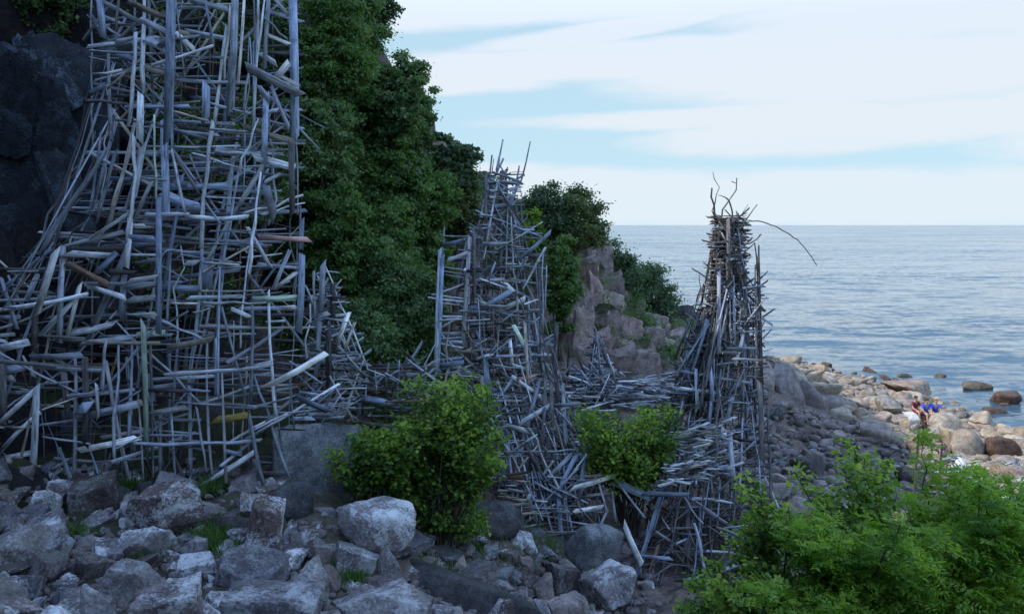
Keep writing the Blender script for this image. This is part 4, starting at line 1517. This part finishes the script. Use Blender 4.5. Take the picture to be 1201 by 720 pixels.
# ------------------------------------------------------------------ trees, shrubs and low growth
def leaves(centers, radii, n, size, seed, squash=0.85, shape='diamond', droop=0.2, shell=0.55, shade=(0, 1), stray=0.14):
    """leaf faces spread through the outer part of many small lobes; returns V, F, shade"""
    r = np.random.RandomState(seed)
    centers = np.asarray(centers, float); radii = np.asarray(radii, float)
    wts = radii ** 2; wts /= wts.sum()
    k = r.choice(len(centers), n, p=wts)
    d = r.normal(size=(n, 3)); d /= np.linalg.norm(d, axis=1)[:, None]
    rr = shell + (1.12 - shell) * r.rand(n) ** 0.7
    rr *= 1 + 0.12 * r.normal(size=n) + (r.rand(n) < stray) * r.rand(n) * 0.75
    pos = centers[k] + d * (radii[k] * rr)[:, None] * [1, 1, squash]
    nrm = d * 0.6 + r.normal(size=(n, 3)) * 0.55 + [0, 0, 0.45]
    nrm /= np.linalg.norm(nrm, axis=1)[:, None]
    t = np.cross(nrm, r.normal(size=(n, 3))); t /= np.linalg.norm(t, axis=1)[:, None]
    t[:, 2] -= droop; t /= np.linalg.norm(t, axis=1)[:, None]
    b = np.cross(nrm, t); b /= np.linalg.norm(b, axis=1)[:, None]
    s = size * r.uniform(0.6, 1.35, n)[:, None]
    if shape == 'diamond':
        P0 = pos - t * s * 0.5; P1 = pos + b * s * 0.30; P2 = pos + t * s * 0.5; P3 = pos - b * s * 0.30
        V = np.stack([P0, P1, P2, P3], 1).reshape(-1, 3)
        Fq = np.arange(4 * n).reshape(n, 4)
        sh = np.repeat(r.rand(n), 4)
    else:       # ovate leaf folded along the midrib: six points, two quads
        up = np.cross(t, b) * s * 0.10
        P = [pos - t * s * .5, pos - t * s * .12 + b * s * .30 + up, pos + t * s * .28 + b * s * .20 + up, pos + t * s * .55, pos + t * s * .28 - b * s * .20 + up, pos - t * s * .12 - b * s * .30 + up]
        V = np.stack(P, 1).reshape(-1, 3)
        i = np.arange(n)[:, None] * 6
        Fq = np.concatenate([i + [0, 1, 2, 3], i + [0, 3, 4, 5]], 0)
        sh = np.repeat(r.rand(n), 6)
    # whole sprays lean lighter or darker together
    ks = r.uniform(-0.28, 0.28, len(centers))[k]
    sh = np.clip(sh * 0.6 + 0.2 + np.repeat(ks, 4 if shape == 'diamond' else 6), 0, 1)
    return V, Fq, shade[0] + sh * (shade[1] - shade[0])


def leaf_obj(name, V, Fq, sh, m, parent, org):
    me = mesh_np(name, V - np.array(org), Fq)
    a = me.attributes.new('shade', 'FLOAT', 'POINT')
    if len(me.vertices) == len(sh): a.data.foreach_set('value', sh.astype(np.float32))
    return link(name, me, m, parent)


def tube(bm, a, b, r0, r1, n=6, bend=0.0, seg=4, rng_=random):
    a, b = Vector(a), Vector(b)
    ax = (b - a).normalized(); u = ax.orthogonal().normalized(); v = ax.cross(u)
    L = (b - a).length
    off = [Vector((0, 0, 0))] + [(u * rng_.gauss(0, bend) + v * rng_.gauss(0, bend)) * L for _ in range(seg - 1)] + [Vector((0, 0, 0))]
    rings = []; path = []
    for k in range(seg + 1):
        f = k / seg
        p = a.lerp(b, f) + off[k]
        path.append(p)
        rr = r0 + (r1 - r0) * f
        rings.append([bm.verts.new(p + (u * math.cos(6.2832 * i / n) + v * math.sin(6.2832 * i / n)) * rr) for i in range(n)])
    for k in range(seg):
        for i in range(n):
            bm.faces.new((rings[k][i], rings[k][(i + 1) % n], rings[k + 1][(i + 1) % n], rings[k + 1][i]))
    return path


def crown_lobes(c, rx, ry, rz, n, rng_, size=(0.28, 0.5)):
    """lobe centres spread unevenly inside an ellipsoid"""
    cs, rs = [], []
    m = min(rx, rz)
    for i in range(n):
        while True:
            d = Vector((rng_.uniform(-1, 1), rng_.uniform(-1, 1), rng_.uniform(-1, 1)))
            if 0.25 < d.length < 1: break
        q = d * rng_.uniform(0.70, 1.22)
        cs.append((c[0] + q.x * rx, c[1] + q.y * ry, c[2] + q.z * rz))
        rs.append(m * rng_.uniform(*size))
    return cs, rs


def tree(x0, y0, x1, y1, Y, m, label, n=9000, leaf=0.13, lobes=34, name='tree', cat='tree', group=None, seed=1, size=(0.22, 0.42), shell=0.4, deep=1.0, tiers=False):
    rg = random.Random(seed)
    c = P((x0 + x1) / 2, (y0 + y1) / 2, Y)
    rx = (x1 - x0) / 2 * Y / F; rz = (y1 - y0) / 2 * Y / F; ry = rx * deep
    base = Vector((c.x, c.y, H(c.x, c.y) - 0.15))
    if base.z > c.z - rz * 0.2: base.z = c.z - rz * 0.9 if base.z > c.z + rz else base.z
    root = empty(name, base)
    tag(root, label, cat, group)
    cs, rs = crown_lobes((c.x, c.y, c.z), rx * 0.86, ry * 0.86, rz * 0.9, lobes, rg, size)
    V, Fq, sh = leaves(cs, rs, n, leaf, seed, shell=shell, squash=0.62, stray=0.38, droop=0.45, shade=(0.18, 1.0))
    leaf_obj('crown', V, Fq, sh, m, root, base)
    bm = bmesh.new()
    top = Vector((c.x + rg.uniform(-.2, .2) * rx, c.y, c.z + rz * 0.55))
    r0 = max(0.04, 0.05 * rz + 0.04)
    path = tube(bm, base, top, r0, 0.03, 7, 0.02, 6, rg)
    for q in rg.sample(cs, min(len(cs), 16)):
        st = min(path[1:5], key=lambda p: abs(p.z - (q[2] - 0.5 * rz)))
        tube(bm, st, q, r0 * 0.38, 0.012, 5, 0.04, 4, rg)
    for v in bm.verts: v.co -= base
    me = bpy.data.meshes.new('trunk'); bm.to_mesh(me); bm.free()
    link('trunk', me, M_BARK, root)
    return root


G1 = 'trees on the hillside beyond the towers'
TR = [
    (352, -90, 452, 120, 25.0, M_LEAF_DARK, 'tallest dark tree whose crown runs out of the top of the picture', 15000),
    (372, -60, 470, 70, 27.0, M_LEAF_PINE, 'thin-crowned tree with loose twigs against the sky at the top', 7000),
    (392, 60, 498, 220, 26.5, M_LEAF_DARK, 'dark broad tree forming the skyline below the topmost one', 15000),
    (330, 90, 425, 260, 22.5, M_LEAF_DARK, 'dark leafy tree just right of the tall tower', 14000),
    (352, 210, 450, 370, 21.5, M_LEAF_MID, 'green leafy tree beside the middle height of the tall tower', 14000),
    (420, 170, 515, 310, 24.5, M_LEAF_MID, 'fresh green tree in the middle of the hillside wood', 14000),
    (410, 285, 510, 430, 21.5, M_LEAF_DARK, 'dark tree directly left of the middle tower', 14000),
    (372, 350, 470, 440, 20.0, M_LEAF_DARK, 'lowest dark tree behind the low driftwood fence', 9000),
    (465, 95, 512, 215, 26.2, M_LEAF_PINE, 'narrow bluish tree on the skyline notch', 4500),
    (340, -20, 440, 190, 23.2, M_LEAF_MID, 'green tree high up beside the top of the tall tower', 12000),
    (398, 235, 500, 385, 22.4, M_LEAF_MID, 'mid-green tree between the lowest dark tree and the hillside above', 11000),
    (452, 320, 530, 445, 21.6, M_LEAF_DARK, 'dark tree squeezed against the shelves of the middle tower', 9000),
    (436, 66, 512, 190, 25.0, M_LEAF_DARK, 'dark tree filling the skyline step below the thin-crowned tree', 9000),
    (430, 100, 505, 240, 25.6, M_LEAF_DARK, 'dark tree on the skyline just below the notch of the wood', 9000),
    (446, 190, 540, 285, 25.2, M_LEAF_MID, 'green tree below the open-crowned tree of the ridge', 9000),
    (498, 152, 570, 238, 26.5, M_LEAF_PINE, 'open-crowned tree with sky showing through on the ridge', 5500),
    (500, 222, 575, 280, 26.5, M_LEAF_OLIVE, 'olive green bush on top of the pinkish crag', 8000),
    (478, 262, 536, 350, 24.5, M_LEAF_MID, 'small green tree touching the left side of the middle tower', 7000),
    (240, -60, 350, 120, 23.0, M_LEAF_DARK, 'dark tree seen through the top of the tall tower', 7000),
    (250, 110, 345, 300, 21.0, M_LEAF_DARK, 'dark tree seen through the middle of the tall tower', 7000),
    (-30, -70, 115, 50, 19.8, M_LEAF_DARK, 'dark foliage overhanging the cliff in the top left corner', 9000),
]
for i, (a, b, c_, d, Y_, m_, lb, n_) in enumerate(TR):
    tree(a, b, c_, d, Y_, m_, lb, n=int(n_ * 2.6), leaf=0.12 if Y_ > 24 else 0.105, lobes=210 if n_ > 8000 else 110, group=G1, seed=40 + i, size=(0.09, 0.30) if n_ > 6000 else (0.09, 0.24), shell=0.15)
G2 = 'shrubs on the cliff and headland'
for i, (a, b, c_, d, Y_, m_, lb, n_) in enumerate([
    (600, 212, 676, 300, 32.0, M_LEAF_PINE, 'rounded dark bush just right of the middle tower spire on the ridge', 8000),
    (640, 220, 716, 306, 32.6, M_LEAF_OLIVE, 'rounded bush with browner edge at the end of the ridge above the sea', 8000),
    (600, 246, 640, 300, 31.0, M_LEAF_LIME, 'pale green bush behind the shoulder of the middle tower', 4000),
    (636, 274, 682, 400, 27.3, M_LEAF_MID, 'upright fresh green shrub clinging to the cliff beside the middle tower', 8000),
    (684, 284, 758, 368, 35.6, M_LEAF_PINE, 'dark shrub on the upper part of the headland slope', 8000),
    (724, 306, 798, 398, 37.2, M_LEAF_PINE, 'dark rounded shrub at the lower end of the headland slope', 9000),
    (690, 345, 740, 400, 34.5, M_LEAF_OLIVE, 'low olive shrub growing on the cliff ledge', 2600),
]):
    tree(a, b, c_, d, Y_, m_, lb, n=int(n_ * 2.4), leaf=0.12, lobes=90, name='shrub', cat='shrub', group=G2, seed=80 + i, size=(0.20, 0.42), shell=0.2)


def undergrowth():
    """low leaves over the soil of the hillside, uncountable"""
    r = np.random.RandomState(3)
    V = []; cs = []; rs = []
    for (x0, y0, x1, y1, n, ya) in [(340, 60, 520, 450, 420, 15), (430, 180, 640, 300, 200, 20), (700, 310, 800, 430, 48, 24), (400, 440, 560, 500, 60, 14), (500, 210, 640, 330, 80, 24), (180, 0, 350, 420, 120, 16.5), (740, 340, 850, 420, 60, 30)]:
        for _ in range(n):
            h = hit(r.uniform(x0, x1), r.uniform(y0, y1), ya, 60)
            if h.z < 3.0: continue
            cs.append((h.x, h.y, h.z + 0.15)); rs.append(r.uniform(0.2, 0.6))
    V, Fq, sh = leaves(cs, rs, 80000, 0.11, 77, squash=0.7, shell=0.3)
    o = leaf_obj('undergrowth', V, Fq, sh, M_LEAF_MID, None, (0, 0, 0))
    tag(o, 'dark leafy undergrowth covering the hillside between the trees', 'undergrowth', None, 'stuff')


undergrowth()


def grass(name, spots, label, seed):
    r = np.random.RandomState(seed)
    V = []
    for (px_, py_, rad, n) in spots:
        h = hit(px_, py_, 7, 60)
        for _ in range(n):
            x, y = h.x + r.normal() * rad, h.y + r.normal() * rad
            V.append((x, y))
    V = np.array(V); z = Hs(V[:, 0], V[:, 1])
    n = len(V)
    a = r.uniform(0, 6.28, n); hgt = r.uniform(0.06, 0.20, n); w = 0.006 + 0.006 * r.rand(n)
    lean = r.normal(size=(n, 2)) * 0.07
    b = np.c_[V, z + 0.05]
    d = np.c_[np.cos(a), np.sin(a), np.zeros(n)] * w[:, None]
    t = b + np.c_[lean, hgt]
    VV = np.stack([b - d, b + d, t + d * .3, t - d * .3], 1).reshape(-1, 3)
    o = leaf_obj(name, VV, np.arange(4 * n).reshape(n, 4), np.repeat(r.rand(n), 4), M_LEAF_MID, None, (0, 0, 0))
    tag(o, label, 'grass', None, 'stuff')


grass('grass', [(255, 640, .22, 900), (275, 648, .22, 900), (290, 650, .15, 500), (150, 575, .18, 500), (250, 575, .15, 500), (110, 598, .2, 300), (90, 630, .15, 200), (170, 655, .15, 250), (420, 690, .15, 400), (405, 685, .2, 400), (560, 650, .4, 500), (590, 630, .4, 500), (640, 640, .3, 400), (530, 690, .4, 400)],
      'tufts of grass between the boulders', 12)


# ---- leafy bushes near the camera: branching stems with separate leaves along the twigs
def bush(name, base, shoots, m, label, seed, leaf=0.06, per=26, twigs=9, group=None, cat='bush', compound=False, spread=0.35, fill=0):
    """shoots: list of tip points; each gets a stem from the base with side twigs and leaves set along them"""
    rg = random.Random(seed)
    base = Vector(base)
    root = empty(name, base)
    tag(root, label, cat, group)
    bm = bmesh.new()
    LP, LD, LS = [], [], []
    for tip in shoots:
        ssh = rg.uniform(-0.28, 0.28)
        tip = Vector(tip)
        L = (tip - base).length
        st = base + Vector((rg.gauss(0, .12), rg.gauss(0, .12), 0))
        mid_ = st.lerp(tip, 0.5) + Vector((0, 0, L * 0.08))
        p1 = tube(bm, st, mid_, 0.010 + 0.004 * L, 0.009, 5, 0.02, 3, rg)
        p2 = tube(bm, mid_, tip, 0.009, 0.003, 4, 0.02, 5, rg)
        path = p1[1:] + p2
        for t in range(twigs):
            f = 0.25 + 0.75 * (t + rg.random()) / twigs
            k = f * (len(path) - 1); i = min(int(k), len(path) - 2)
            s = path[i].lerp(path[i + 1], k - i)
            tl = spread * L * (0.35 + 0.9 * (1 - f)) * rg.uniform(0.6, 1.2) + 0.06
            a = rg.uniform(0, 6.28)
            d = Vector((math.cos(a), math.sin(a), rg.uniform(0.0, 0.9))).normalized()
            e = s + d * tl
            tube(bm, s, e, 0.0045, 0.002, 3, 0.03, 2, rg)
            nl = max(4, int(per * tl / (0.35 * L * spread + 0.1)))
            for q in range(nl):
                u = (q + rg.random()) / nl
                age = 0.55 * (f * 0.7 + u * 0.5 - 0.75)
                p = s.lerp(e, u) + Vector((rg.gauss(0, 1), rg.gauss(0, 1), rg.gauss(0, 1))) * leaf * 0.8
                LP.append(p); LS.append(ssh + age); LD.append(d + Vector((rg.gauss(0, .8), rg.gauss(0, .8), rg.gauss(-.1, .5))))
        for q in range(8):
            LP.append(tip + Vector((rg.gauss(0, 1), rg.gauss(0, 1), rg.gauss(0, 1))) * leaf * 0.7); LS.append(0.35); LD.append(Vector((rg.gauss(0, 1), rg.gauss(0, 1), rg.gauss(.4, .5))))
    for v in bm.verts: v.co -= base
    me = bpy.data.meshes.new('stem'); bm.to_mesh(me); bm.free()
    link('stem', me, M_BARK, root)
    r = np.random.RandomState(seed)
    LP = np.array(LP); LD = np.array(LD); LD /= np.linalg.norm(LD, axis=1)[:, None]
    n = len(LP)
    if compound:     # each leaf becomes a feather of leaflets along a stalk
        nl = 9
        nrm = r.normal(size=(n, 3)) * .5 + [0, 0, 1.0]
        side = np.cross(LD, nrm); side /= np.linalg.norm(side, axis=1)[:, None]
        pos, tt = [], []
        for j in range(nl):
            if j == nl - 1: s_, f_ = 0.0, 1.0
            else: s_, f_ = (1 if j % 2 else -1), 0.25 + 0.7 * (j // 2) / (nl // 2)
            c = LP + LD * leaf * 3.2 * f_ + side * leaf * 0.45 * s_ + np.array([0, 0, -0.25 * leaf * f_ * f_ * 3])
            pos.append(c); tt.append(LD * (0.45 if s_ else 1.0) + side * s_ * 0.9)
        base_sh = np.clip(0.34 + 0.5 * r.rand(n) + np.array(LS), 0, 1)
        LP = np.concatenate(pos); t = np.concatenate(tt)
        nrm = np.tile(nrm, (nl, 1)) + r.normal(size=LP.shape) * .25
        shd = np.tile(base_sh, nl) * .8 + r.rand(len(LP)) * .2
        lsz = leaf * 0.95
    else:
        t = LD; nrm = r.normal(size=(n, 3)) * .55 + [0, -0.25, 0.9]; shd = np.clip((0.26 if leaf < 0.06 else 0.15) + 0.55 * r.rand(n) + np.array(LS), 0, 1); lsz = leaf
    n = len(LP)
    nrm /= np.linalg.norm(nrm, axis=1)[:, None]
    t = t - nrm * (t * nrm).sum(1)[:, None]; t /= np.linalg.norm(t, axis=1)[:, None]
    b = np.cross(nrm, t)
    s = (lsz * r.uniform(.6, 1.3, n))[:, None]
    wd = 0.22 if compound else 0.36
    up = nrm * s * 0.07
    PP = [LP - t * s * .5, LP - t * s * .10 + b * s * wd + up, LP + t * s * .25 + b * s * wd * .7 + up, LP + t * s * .55 - up, LP + t * s * .25 - b * s * wd * .7 + up, LP - t * s * .10 - b * s * wd + up]
    V = np.stack(PP, 1).reshape(-1, 3)
    i = np.arange(n)[:, None] * 6
    Fq = np.concatenate([i + [0, 1, 2, 3], i + [0, 3, 4, 5]], 0)
    leaf_obj('foliage', V, Fq, np.repeat(shd, 6), m, root, base)
    return root


def shoots_in(outline, n, Y, dy, rg, inner=0.35):
    """tips spread over an outline given as (x, top, bottom) rows in the photo"""
    o = np.array(outline, float); res = []
    while len(res) < n:
        x = rg.uniform(o[0, 0], o[-1, 0])
        top, bot = np.interp(x, o[:, 0], o[:, 1]), np.interp(x, o[:, 0], o[:, 2])
        f = rg.random() ** 1.5
        y_ = top + (bot - top) * f + rg.uniform(-6, 8)
        if rg.random() < 0.10: y_ = top - rg.uniform(6, 26)
        if noise.noise(Vector((x / 26.0, y_ / 26.0, Y))) < -0.02 and rg.random() < 0.9: continue
        res.append(P(x + rg.gauss(0, 5), y_, Y + rg.uniform(-dy, dy)))
    return res


rb = random.Random(77)
bush('bush', ground_on(P(520, 600, 15.2)), shoots_in([(462, 500, 560), (476, 470, 610), (490, 456, 620), (502, 438, 640), (514, 446, 646), (524, 440, 648), (536, 462, 640), (552, 452, 636), (562, 480, 620), (580, 478, 600), (588, 510, 560)], 62, 15.2, 1.0, rb), M_LEAF_LIME,
     'tall leafy yellow-green bush left of the middle tower', 5, leaf=0.095, per=15, twigs=11, spread=0.22)
bush('bush', ground_on(P(425, 560, 14.4)), shoots_in([(380, 520, 530), (400, 506, 555), (416, 512, 580), (430, 492, 585), (450, 512, 590), (470, 490, 590), (490, 505, 600)], 34, 14.4, 0.6, rb), M_LEAF_LIME,
     'low leafy bush in front of the huge smooth blue-grey boulder', 6, leaf=0.09, per=18, twigs=9, spread=0.20)
bush('bush', ground_on(P(740, 560, 18.6)), shoots_in([(678, 490, 505), (692, 474, 535), (704, 482, 545), (716, 460, 550), (730, 474, 560), (744, 464, 560), (758, 482, 560), (768, 474, 560), (788, 505, 540)], 48, 18.4, 0.9, rb), M_LEAF_LIME,
     'rounded bright green bush between the middle and seaward towers', 7, leaf=0.095, per=15, twigs=11, spread=0.24)
FG = 'leafy saplings at the photographer\'s feet'
for (bx, outl, n, Y_, m_, cmp_, lf, lb) in [
    (1010, [(905, 610, 720), (940, 566, 730), (965, 545, 740), (1000, 527, 740), (1030, 535, 740), (1060, 560, 740)], 36, 7.2, M_LEAF_LIME, False, 0.052, 'tallest light green sapling in front of the shaded slope'),
    (1095, [(1040, 580, 740), (1066, 536, 740), (1085, 516, 700), (1104, 540, 740), (1135, 556, 740), (1165, 590, 740)], 26, 7.6, M_LEAF_FRESH, True, 0.046, 'feathery-leaved sapling whose tip reaches the beach stones'),
    (900, [(800, 702, 760), (830, 668, 760), (858, 575, 750), (880, 556, 740), (905, 600, 740), (960, 650, 760)], 28, 6.9, M_LEAF_LIME, False, 0.048, 'thin light green sapling hiding the foot of the seaward tower'),
    (1160, [(1095, 620, 760), (1130, 598, 760), (1165, 572, 760), (1205, 590, 760), (1240, 600, 760)], 34, 6.6, M_LEAF_FRESH, True, 0.048, 'dense feathery-leaved bush at the right edge'),
    (1020, [(880, 680, 780), (950, 640, 780), (1020, 610, 780), (1100, 620, 780), (1160, 650, 780)], 36, 6.2, M_LEAF_FRESH, True, 0.042, 'dark feathery-leaved bush in the middle of the near foliage'),
    (870, [(790, 708, 770), (850, 690, 770), (900, 680, 770), (960, 690, 770)], 26, 6.4, M_LEAF_LIME, False, 0.042, 'small-leaved low bush at the bottom edge below the seaward tower'),
]:
    b0 = P(bx, 780, Y_); b0.z = H(b0.x, b0.y) - 0.05
    bush('sapling', b0, shoots_in(outl, n, Y_, 0.55, rb), m_, lb, int(bx) + n, leaf=lf, per=14 if cmp_ else 26, twigs=9, spread=0.13, group=FG, cat='sapling', compound=cmp_)

# ------------------------------------------------------------------ people seated on the beach boulders
M_SKIN = plain_mat('skin', (0.46, 0.29, 0.23), 0.6)
M_BLUE_CLOTH = plain_mat('bright_blue_cloth', (0.015, 0.10, 0.85))
M_RED_CLOTH = plain_mat('dark_red_cloth', (0.22, 0.03, 0.03))
M_PALE_CLOTH = plain_mat('pale_cloth', (0.62, 0.60, 0.56))
M_DARK_CLOTH = plain_mat('dark_cloth', (0.04, 0.03, 0.05))
M_HAIR_D = plain_mat('brown_hair', (0.07, 0.04, 0.025))
M_HAIR_L = plain_mat('fair_hair', (0.36, 0.22, 0.10))


def skin_body(J, E, R, name, m, parent, sub=2):
    me = bpy.data.meshes.new(name)
    me.from_pydata([Vector(j) for j in J], E, [])
    o = link(name, me, None, parent)
    sk = o.modifiers.new('skin', 'SKIN'); sk.use_smooth_shade = True
    o.modifiers.new('sub', 'SUBSURF').levels = sub
    for v, r in zip(me.skin_vertices[0].data, R): v.radius = (r, r) if not isinstance(r, tuple) else r
    me.skin_vertices[0].data[0].use_root = True
    dg = bpy.context.evaluated_depsgraph_get()
    nm = bpy.data.meshes.new_from_object(o.evaluated_get(dg))
    o.modifiers.clear(); o.data = nm
    nm.materials.clear(); nm.materials.append(m)
    return o


def person(loc, rz, shirt, shorts, hair, label, lean=0.05, arm=0):
    """seated figure; local -Y is forward, seat surface at z = 0"""
    root = empty('person', loc); root.rotation_euler.z = rz; root.scale = (.88, .88, .88)
    tag(root, label, 'person', 'people sitting on the beach')
    l = lean
    # 0 pelvis 1 waist 2 chest 3 neck 4 head base 5 crown
    J = [(0, 0, .10), (0, -.01 - l * .3, .27), (0, -.02 - l * .8, .44), (0, -.03 - l, .55), (0, -.05 - l, .64), (0, -.05 - l, .76)]
    R = [(.135, .105), (.115, .085), (.135, .09), .048, (.078, .09), .062]
    E = [(0, 1), (1, 2), (2, 3), (3, 4), (4, 5)]
    for s in (-1, 1):
        b = len(J)
        J += [(s * .17, -.03 - l, .50), (s * .22, -.12 - l, .26), (s * (.14 if arm == 0 else .20), -.34, .16), (s * .12, -.41, .13)]
        R += [.052, .040, .028, .026]
        E += [(2, b), (b, b + 1), (b + 1, b + 2), (b + 2, b + 3)]
        # hand: five finger chains
        for q in range(5):
            k = len(J)
            J += [(s * (.12 - .022 * (q - 2) * 1.0), -.455 - .012 * (2 - abs(q - 2)), .115), (s * (.12 - .026 * (q - 2)), -.485 - .012 * (2 - abs(q - 2)), .085)]
            R += [.009, .008]
            E += [(b + 3, k), (k, k + 1)]
        b = len(J)
        J += [(s * .09, -.08, .08), (s * .13, -.44, .14), (s * .12, -.50, -.22), (s * .12, -.49, -.30), (s * .13, -.62, -.32)]
        R += [.085, .062, .045, .036, (.035, .025)]
        E += [(0, b), (b, b + 1), (b + 1, b + 2), (b + 2, b + 3), (b + 3, b + 4)]
    body = skin_body(J, E, R, 'body', M_SKIN, root)
    # face: nose, eyes, mouth and ears as small shaped parts of the head
    bm = bmesh.new()
    hx, hy, hz = 0, -.05 - l, .70
    for (x, y, z, r, sc) in [(0, -.092, -.005, .016, (1, 1.2, 1.5)), (-.078, 0, 0, .022, (.5, 1, 1.4)), (.078, 0, 0, .022, (.5, 1, 1.4))]:
        bmesh.ops.create_uvsphere(bm, u_segments=8, v_segments=6, radius=r, matrix=Matrix.Translation((hx + x, hy + y, hz + z)) @ Matrix.Diagonal((*sc, 1)))
    me = bpy.data.meshes.new('face'); bm.to_mesh(me); bm.free(); link('face', me, M_SKIN, body)
    bm = bmesh.new()
    for (x, z, sc) in [(-.03, .02, (1.4, .5, .8)), (.03, .02, (1.4, .5, .8)), (0, -.045, (2.6, .5, .5))]:
        bmesh.ops.create_uvsphere(bm, u_segments=8, v_segments=6, radius=.010, matrix=Matrix.Translation((hx + x, hy - .083, hz + z)) @ Matrix.Diagonal((*sc, 1)))
    me = bpy.data.meshes.new('eyes'); bm.to_mesh(me); bm.free(); link('eyes', me, M_DARK_CLOTH, body)
    # hair cap
    bm = bmesh.new()
    bmesh.ops.create_uvsphere(bm, u_segments=16, v_segments=10, radius=.104, matrix=Matrix.Translation((hx, hy + .018, hz + .035)) @ Matrix.Diagonal((.88, 1, 1.02, 1)))
    for v in bm.verts:
        if v.co.y < hy - .055 and v.co.z < hz + .06: v.co.y = hy - .04
        v.co += Vector((noise.noise(v.co * 40), noise.noise(v.co * 37 + Vector((3, 0, 0))), 0)) * .006
    me = bpy.data.meshes.new('hair'); bm.to_mesh(me); bm.free(); link('hair', me, hair, root)
    # shirt and shorts follow the body, a little larger
    JS = [(0, 0, .10), (0, -.01 - l * .3, .27), (0, -.02 - l * .8, .44), (0, -.03 - l, .52)]
    RS = [(.150, .118), (.130, .10), (.150, .105), .062]
    ES = [(0, 1), (1, 2), (2, 3)]
    for s in (-1, 1):
        b = len(JS)
        JS += [(s * .17, -.03 - l, .50), (s * .215, -.10 - l, .34)]; RS += [.066, .056]; ES += [(2, b), (b, b + 1)]
    skin_body(JS, ES, RS, 'shirt', shirt, root)
    JS = [(0, 0, .09)]; RS = [(.155, .12)]; ES = []
    for s in (-1, 1):
        b = len(JS)
        JS += [(s * .09, -.09, .085), (s * .125, -.34, .125)]; RS += [.100, .082]; ES += [(0, b), (b, b + 1)]
    skin_body(JS, ES, RS, 'shorts', shorts, root)
    return root


def seat_at(px_, py_, Y_):
    return P(px_, py_, Y_)


YP = 33.0
K_(1062, 482, 1110, 503, 'beach', 'sandy boulder the seated people sit on', 0.1, 5, deep=0.8, Y=YP + 0.15, **B_)
person(seat_at(1072.5, 483.5, YP + .3), 0.25, M_RED_CLOTH, M_RED_CLOTH, M_HAIR_D, 'person in dark red top sitting upright, leftmost of the three on the beach', 0.0)
person(seat_at(1083.5, 486, YP), 0.1, M_BLUE_CLOTH, M_DARK_CLOTH, M_HAIR_D, 'dark-haired person in bright blue shirt, between the other two', 0.12)
person(seat_at(1095.5, 486, YP), -0.2, M_BLUE_CLOTH, M_DARK_CLOTH, M_HAIR_L, 'fair-haired person in bright blue shirt at the right of the three', 0.14)
# white towel laid over the stone
bm = bmesh.new()
bmesh.ops.create_grid(bm, x_segments=14, y_segments=18, size=0.5)
for v in bm.verts:
    x, y = v.co.x * 0.55, v.co.y * 1.25
    z = 0.16 * math.cos(min(1.5, abs(y) * 2.0)) + 0.03 * noise.noise(Vector((x * 6, y * 5, 1))) - max(0, -y - .25) * 0.9
    v.co = Vector((x, y * 0.6, z))
bmesh.ops.solidify(bm, geom=bm.faces[:], thickness=0.012)
me = bpy.data.meshes.new('towel'); bm.to_mesh(me); bm.free()
tw = link('towel', me, M_PALE_CLOTH, loc=P(1069, 492, YP - .25)); tw.rotation_euler = (0.7, 0, 0.3)
tag(tw, 'white towel hanging over the stone beside the person in dark red', 'towel')

# wooden stakes standing among the near bushes
for (x, y0, y1, Y_, lb) in [(1078.5, 500, 532, 13.5, 'dark wooden stake standing behind the feathery-leaved sapling'), (1105, 520, 552, 14.0, 'dark wooden stake with a faded cloth scrap tied to it')]:
    bm = bmesh.new()
    t_ = P(x, y0, Y_); b_ = ground_on(t_) - Vector((0, 0, .1))
    tube(bm, b_, t_, 0.024, 0.018, 7, 0.01, 4, rb)
    for v in bm.verts: v.co -= b_
    bmesh.ops.contextual_create(bm, geom=[v for v in bm.verts if (v.co - (t_ - b_)).length < 0.05])
    me = bpy.data.meshes.new('stake'); bm.to_mesh(me); bm.free()
    o = link('stake', me, M_BARK, loc=b_)
    tag(o, lb, 'stake', 'stakes behind the near bushes')
    if x > 1100:
        bm = bmesh.new()
        bmesh.ops.create_grid(bm, x_segments=6, y_segments=10, size=0.5)
        for v in bm.verts: v.co = Vector((v.co.x * .11 + .05, .03 + .03 * math.sin(v.co.y * 9), v.co.y * .22 + .02 * noise.noise(v.co * 5))) + (t_ - b_) - Vector((0, 0, .16))
        bmesh.ops.solidify(bm, geom=bm.faces[:], thickness=0.006)
        me = bpy.data.meshes.new('cloth_scrap'); bm.to_mesh(me); bm.free()
        link('cloth_scrap', me, plain_mat('faded_pink_cloth', (0.45, 0.30, 0.36)), o)
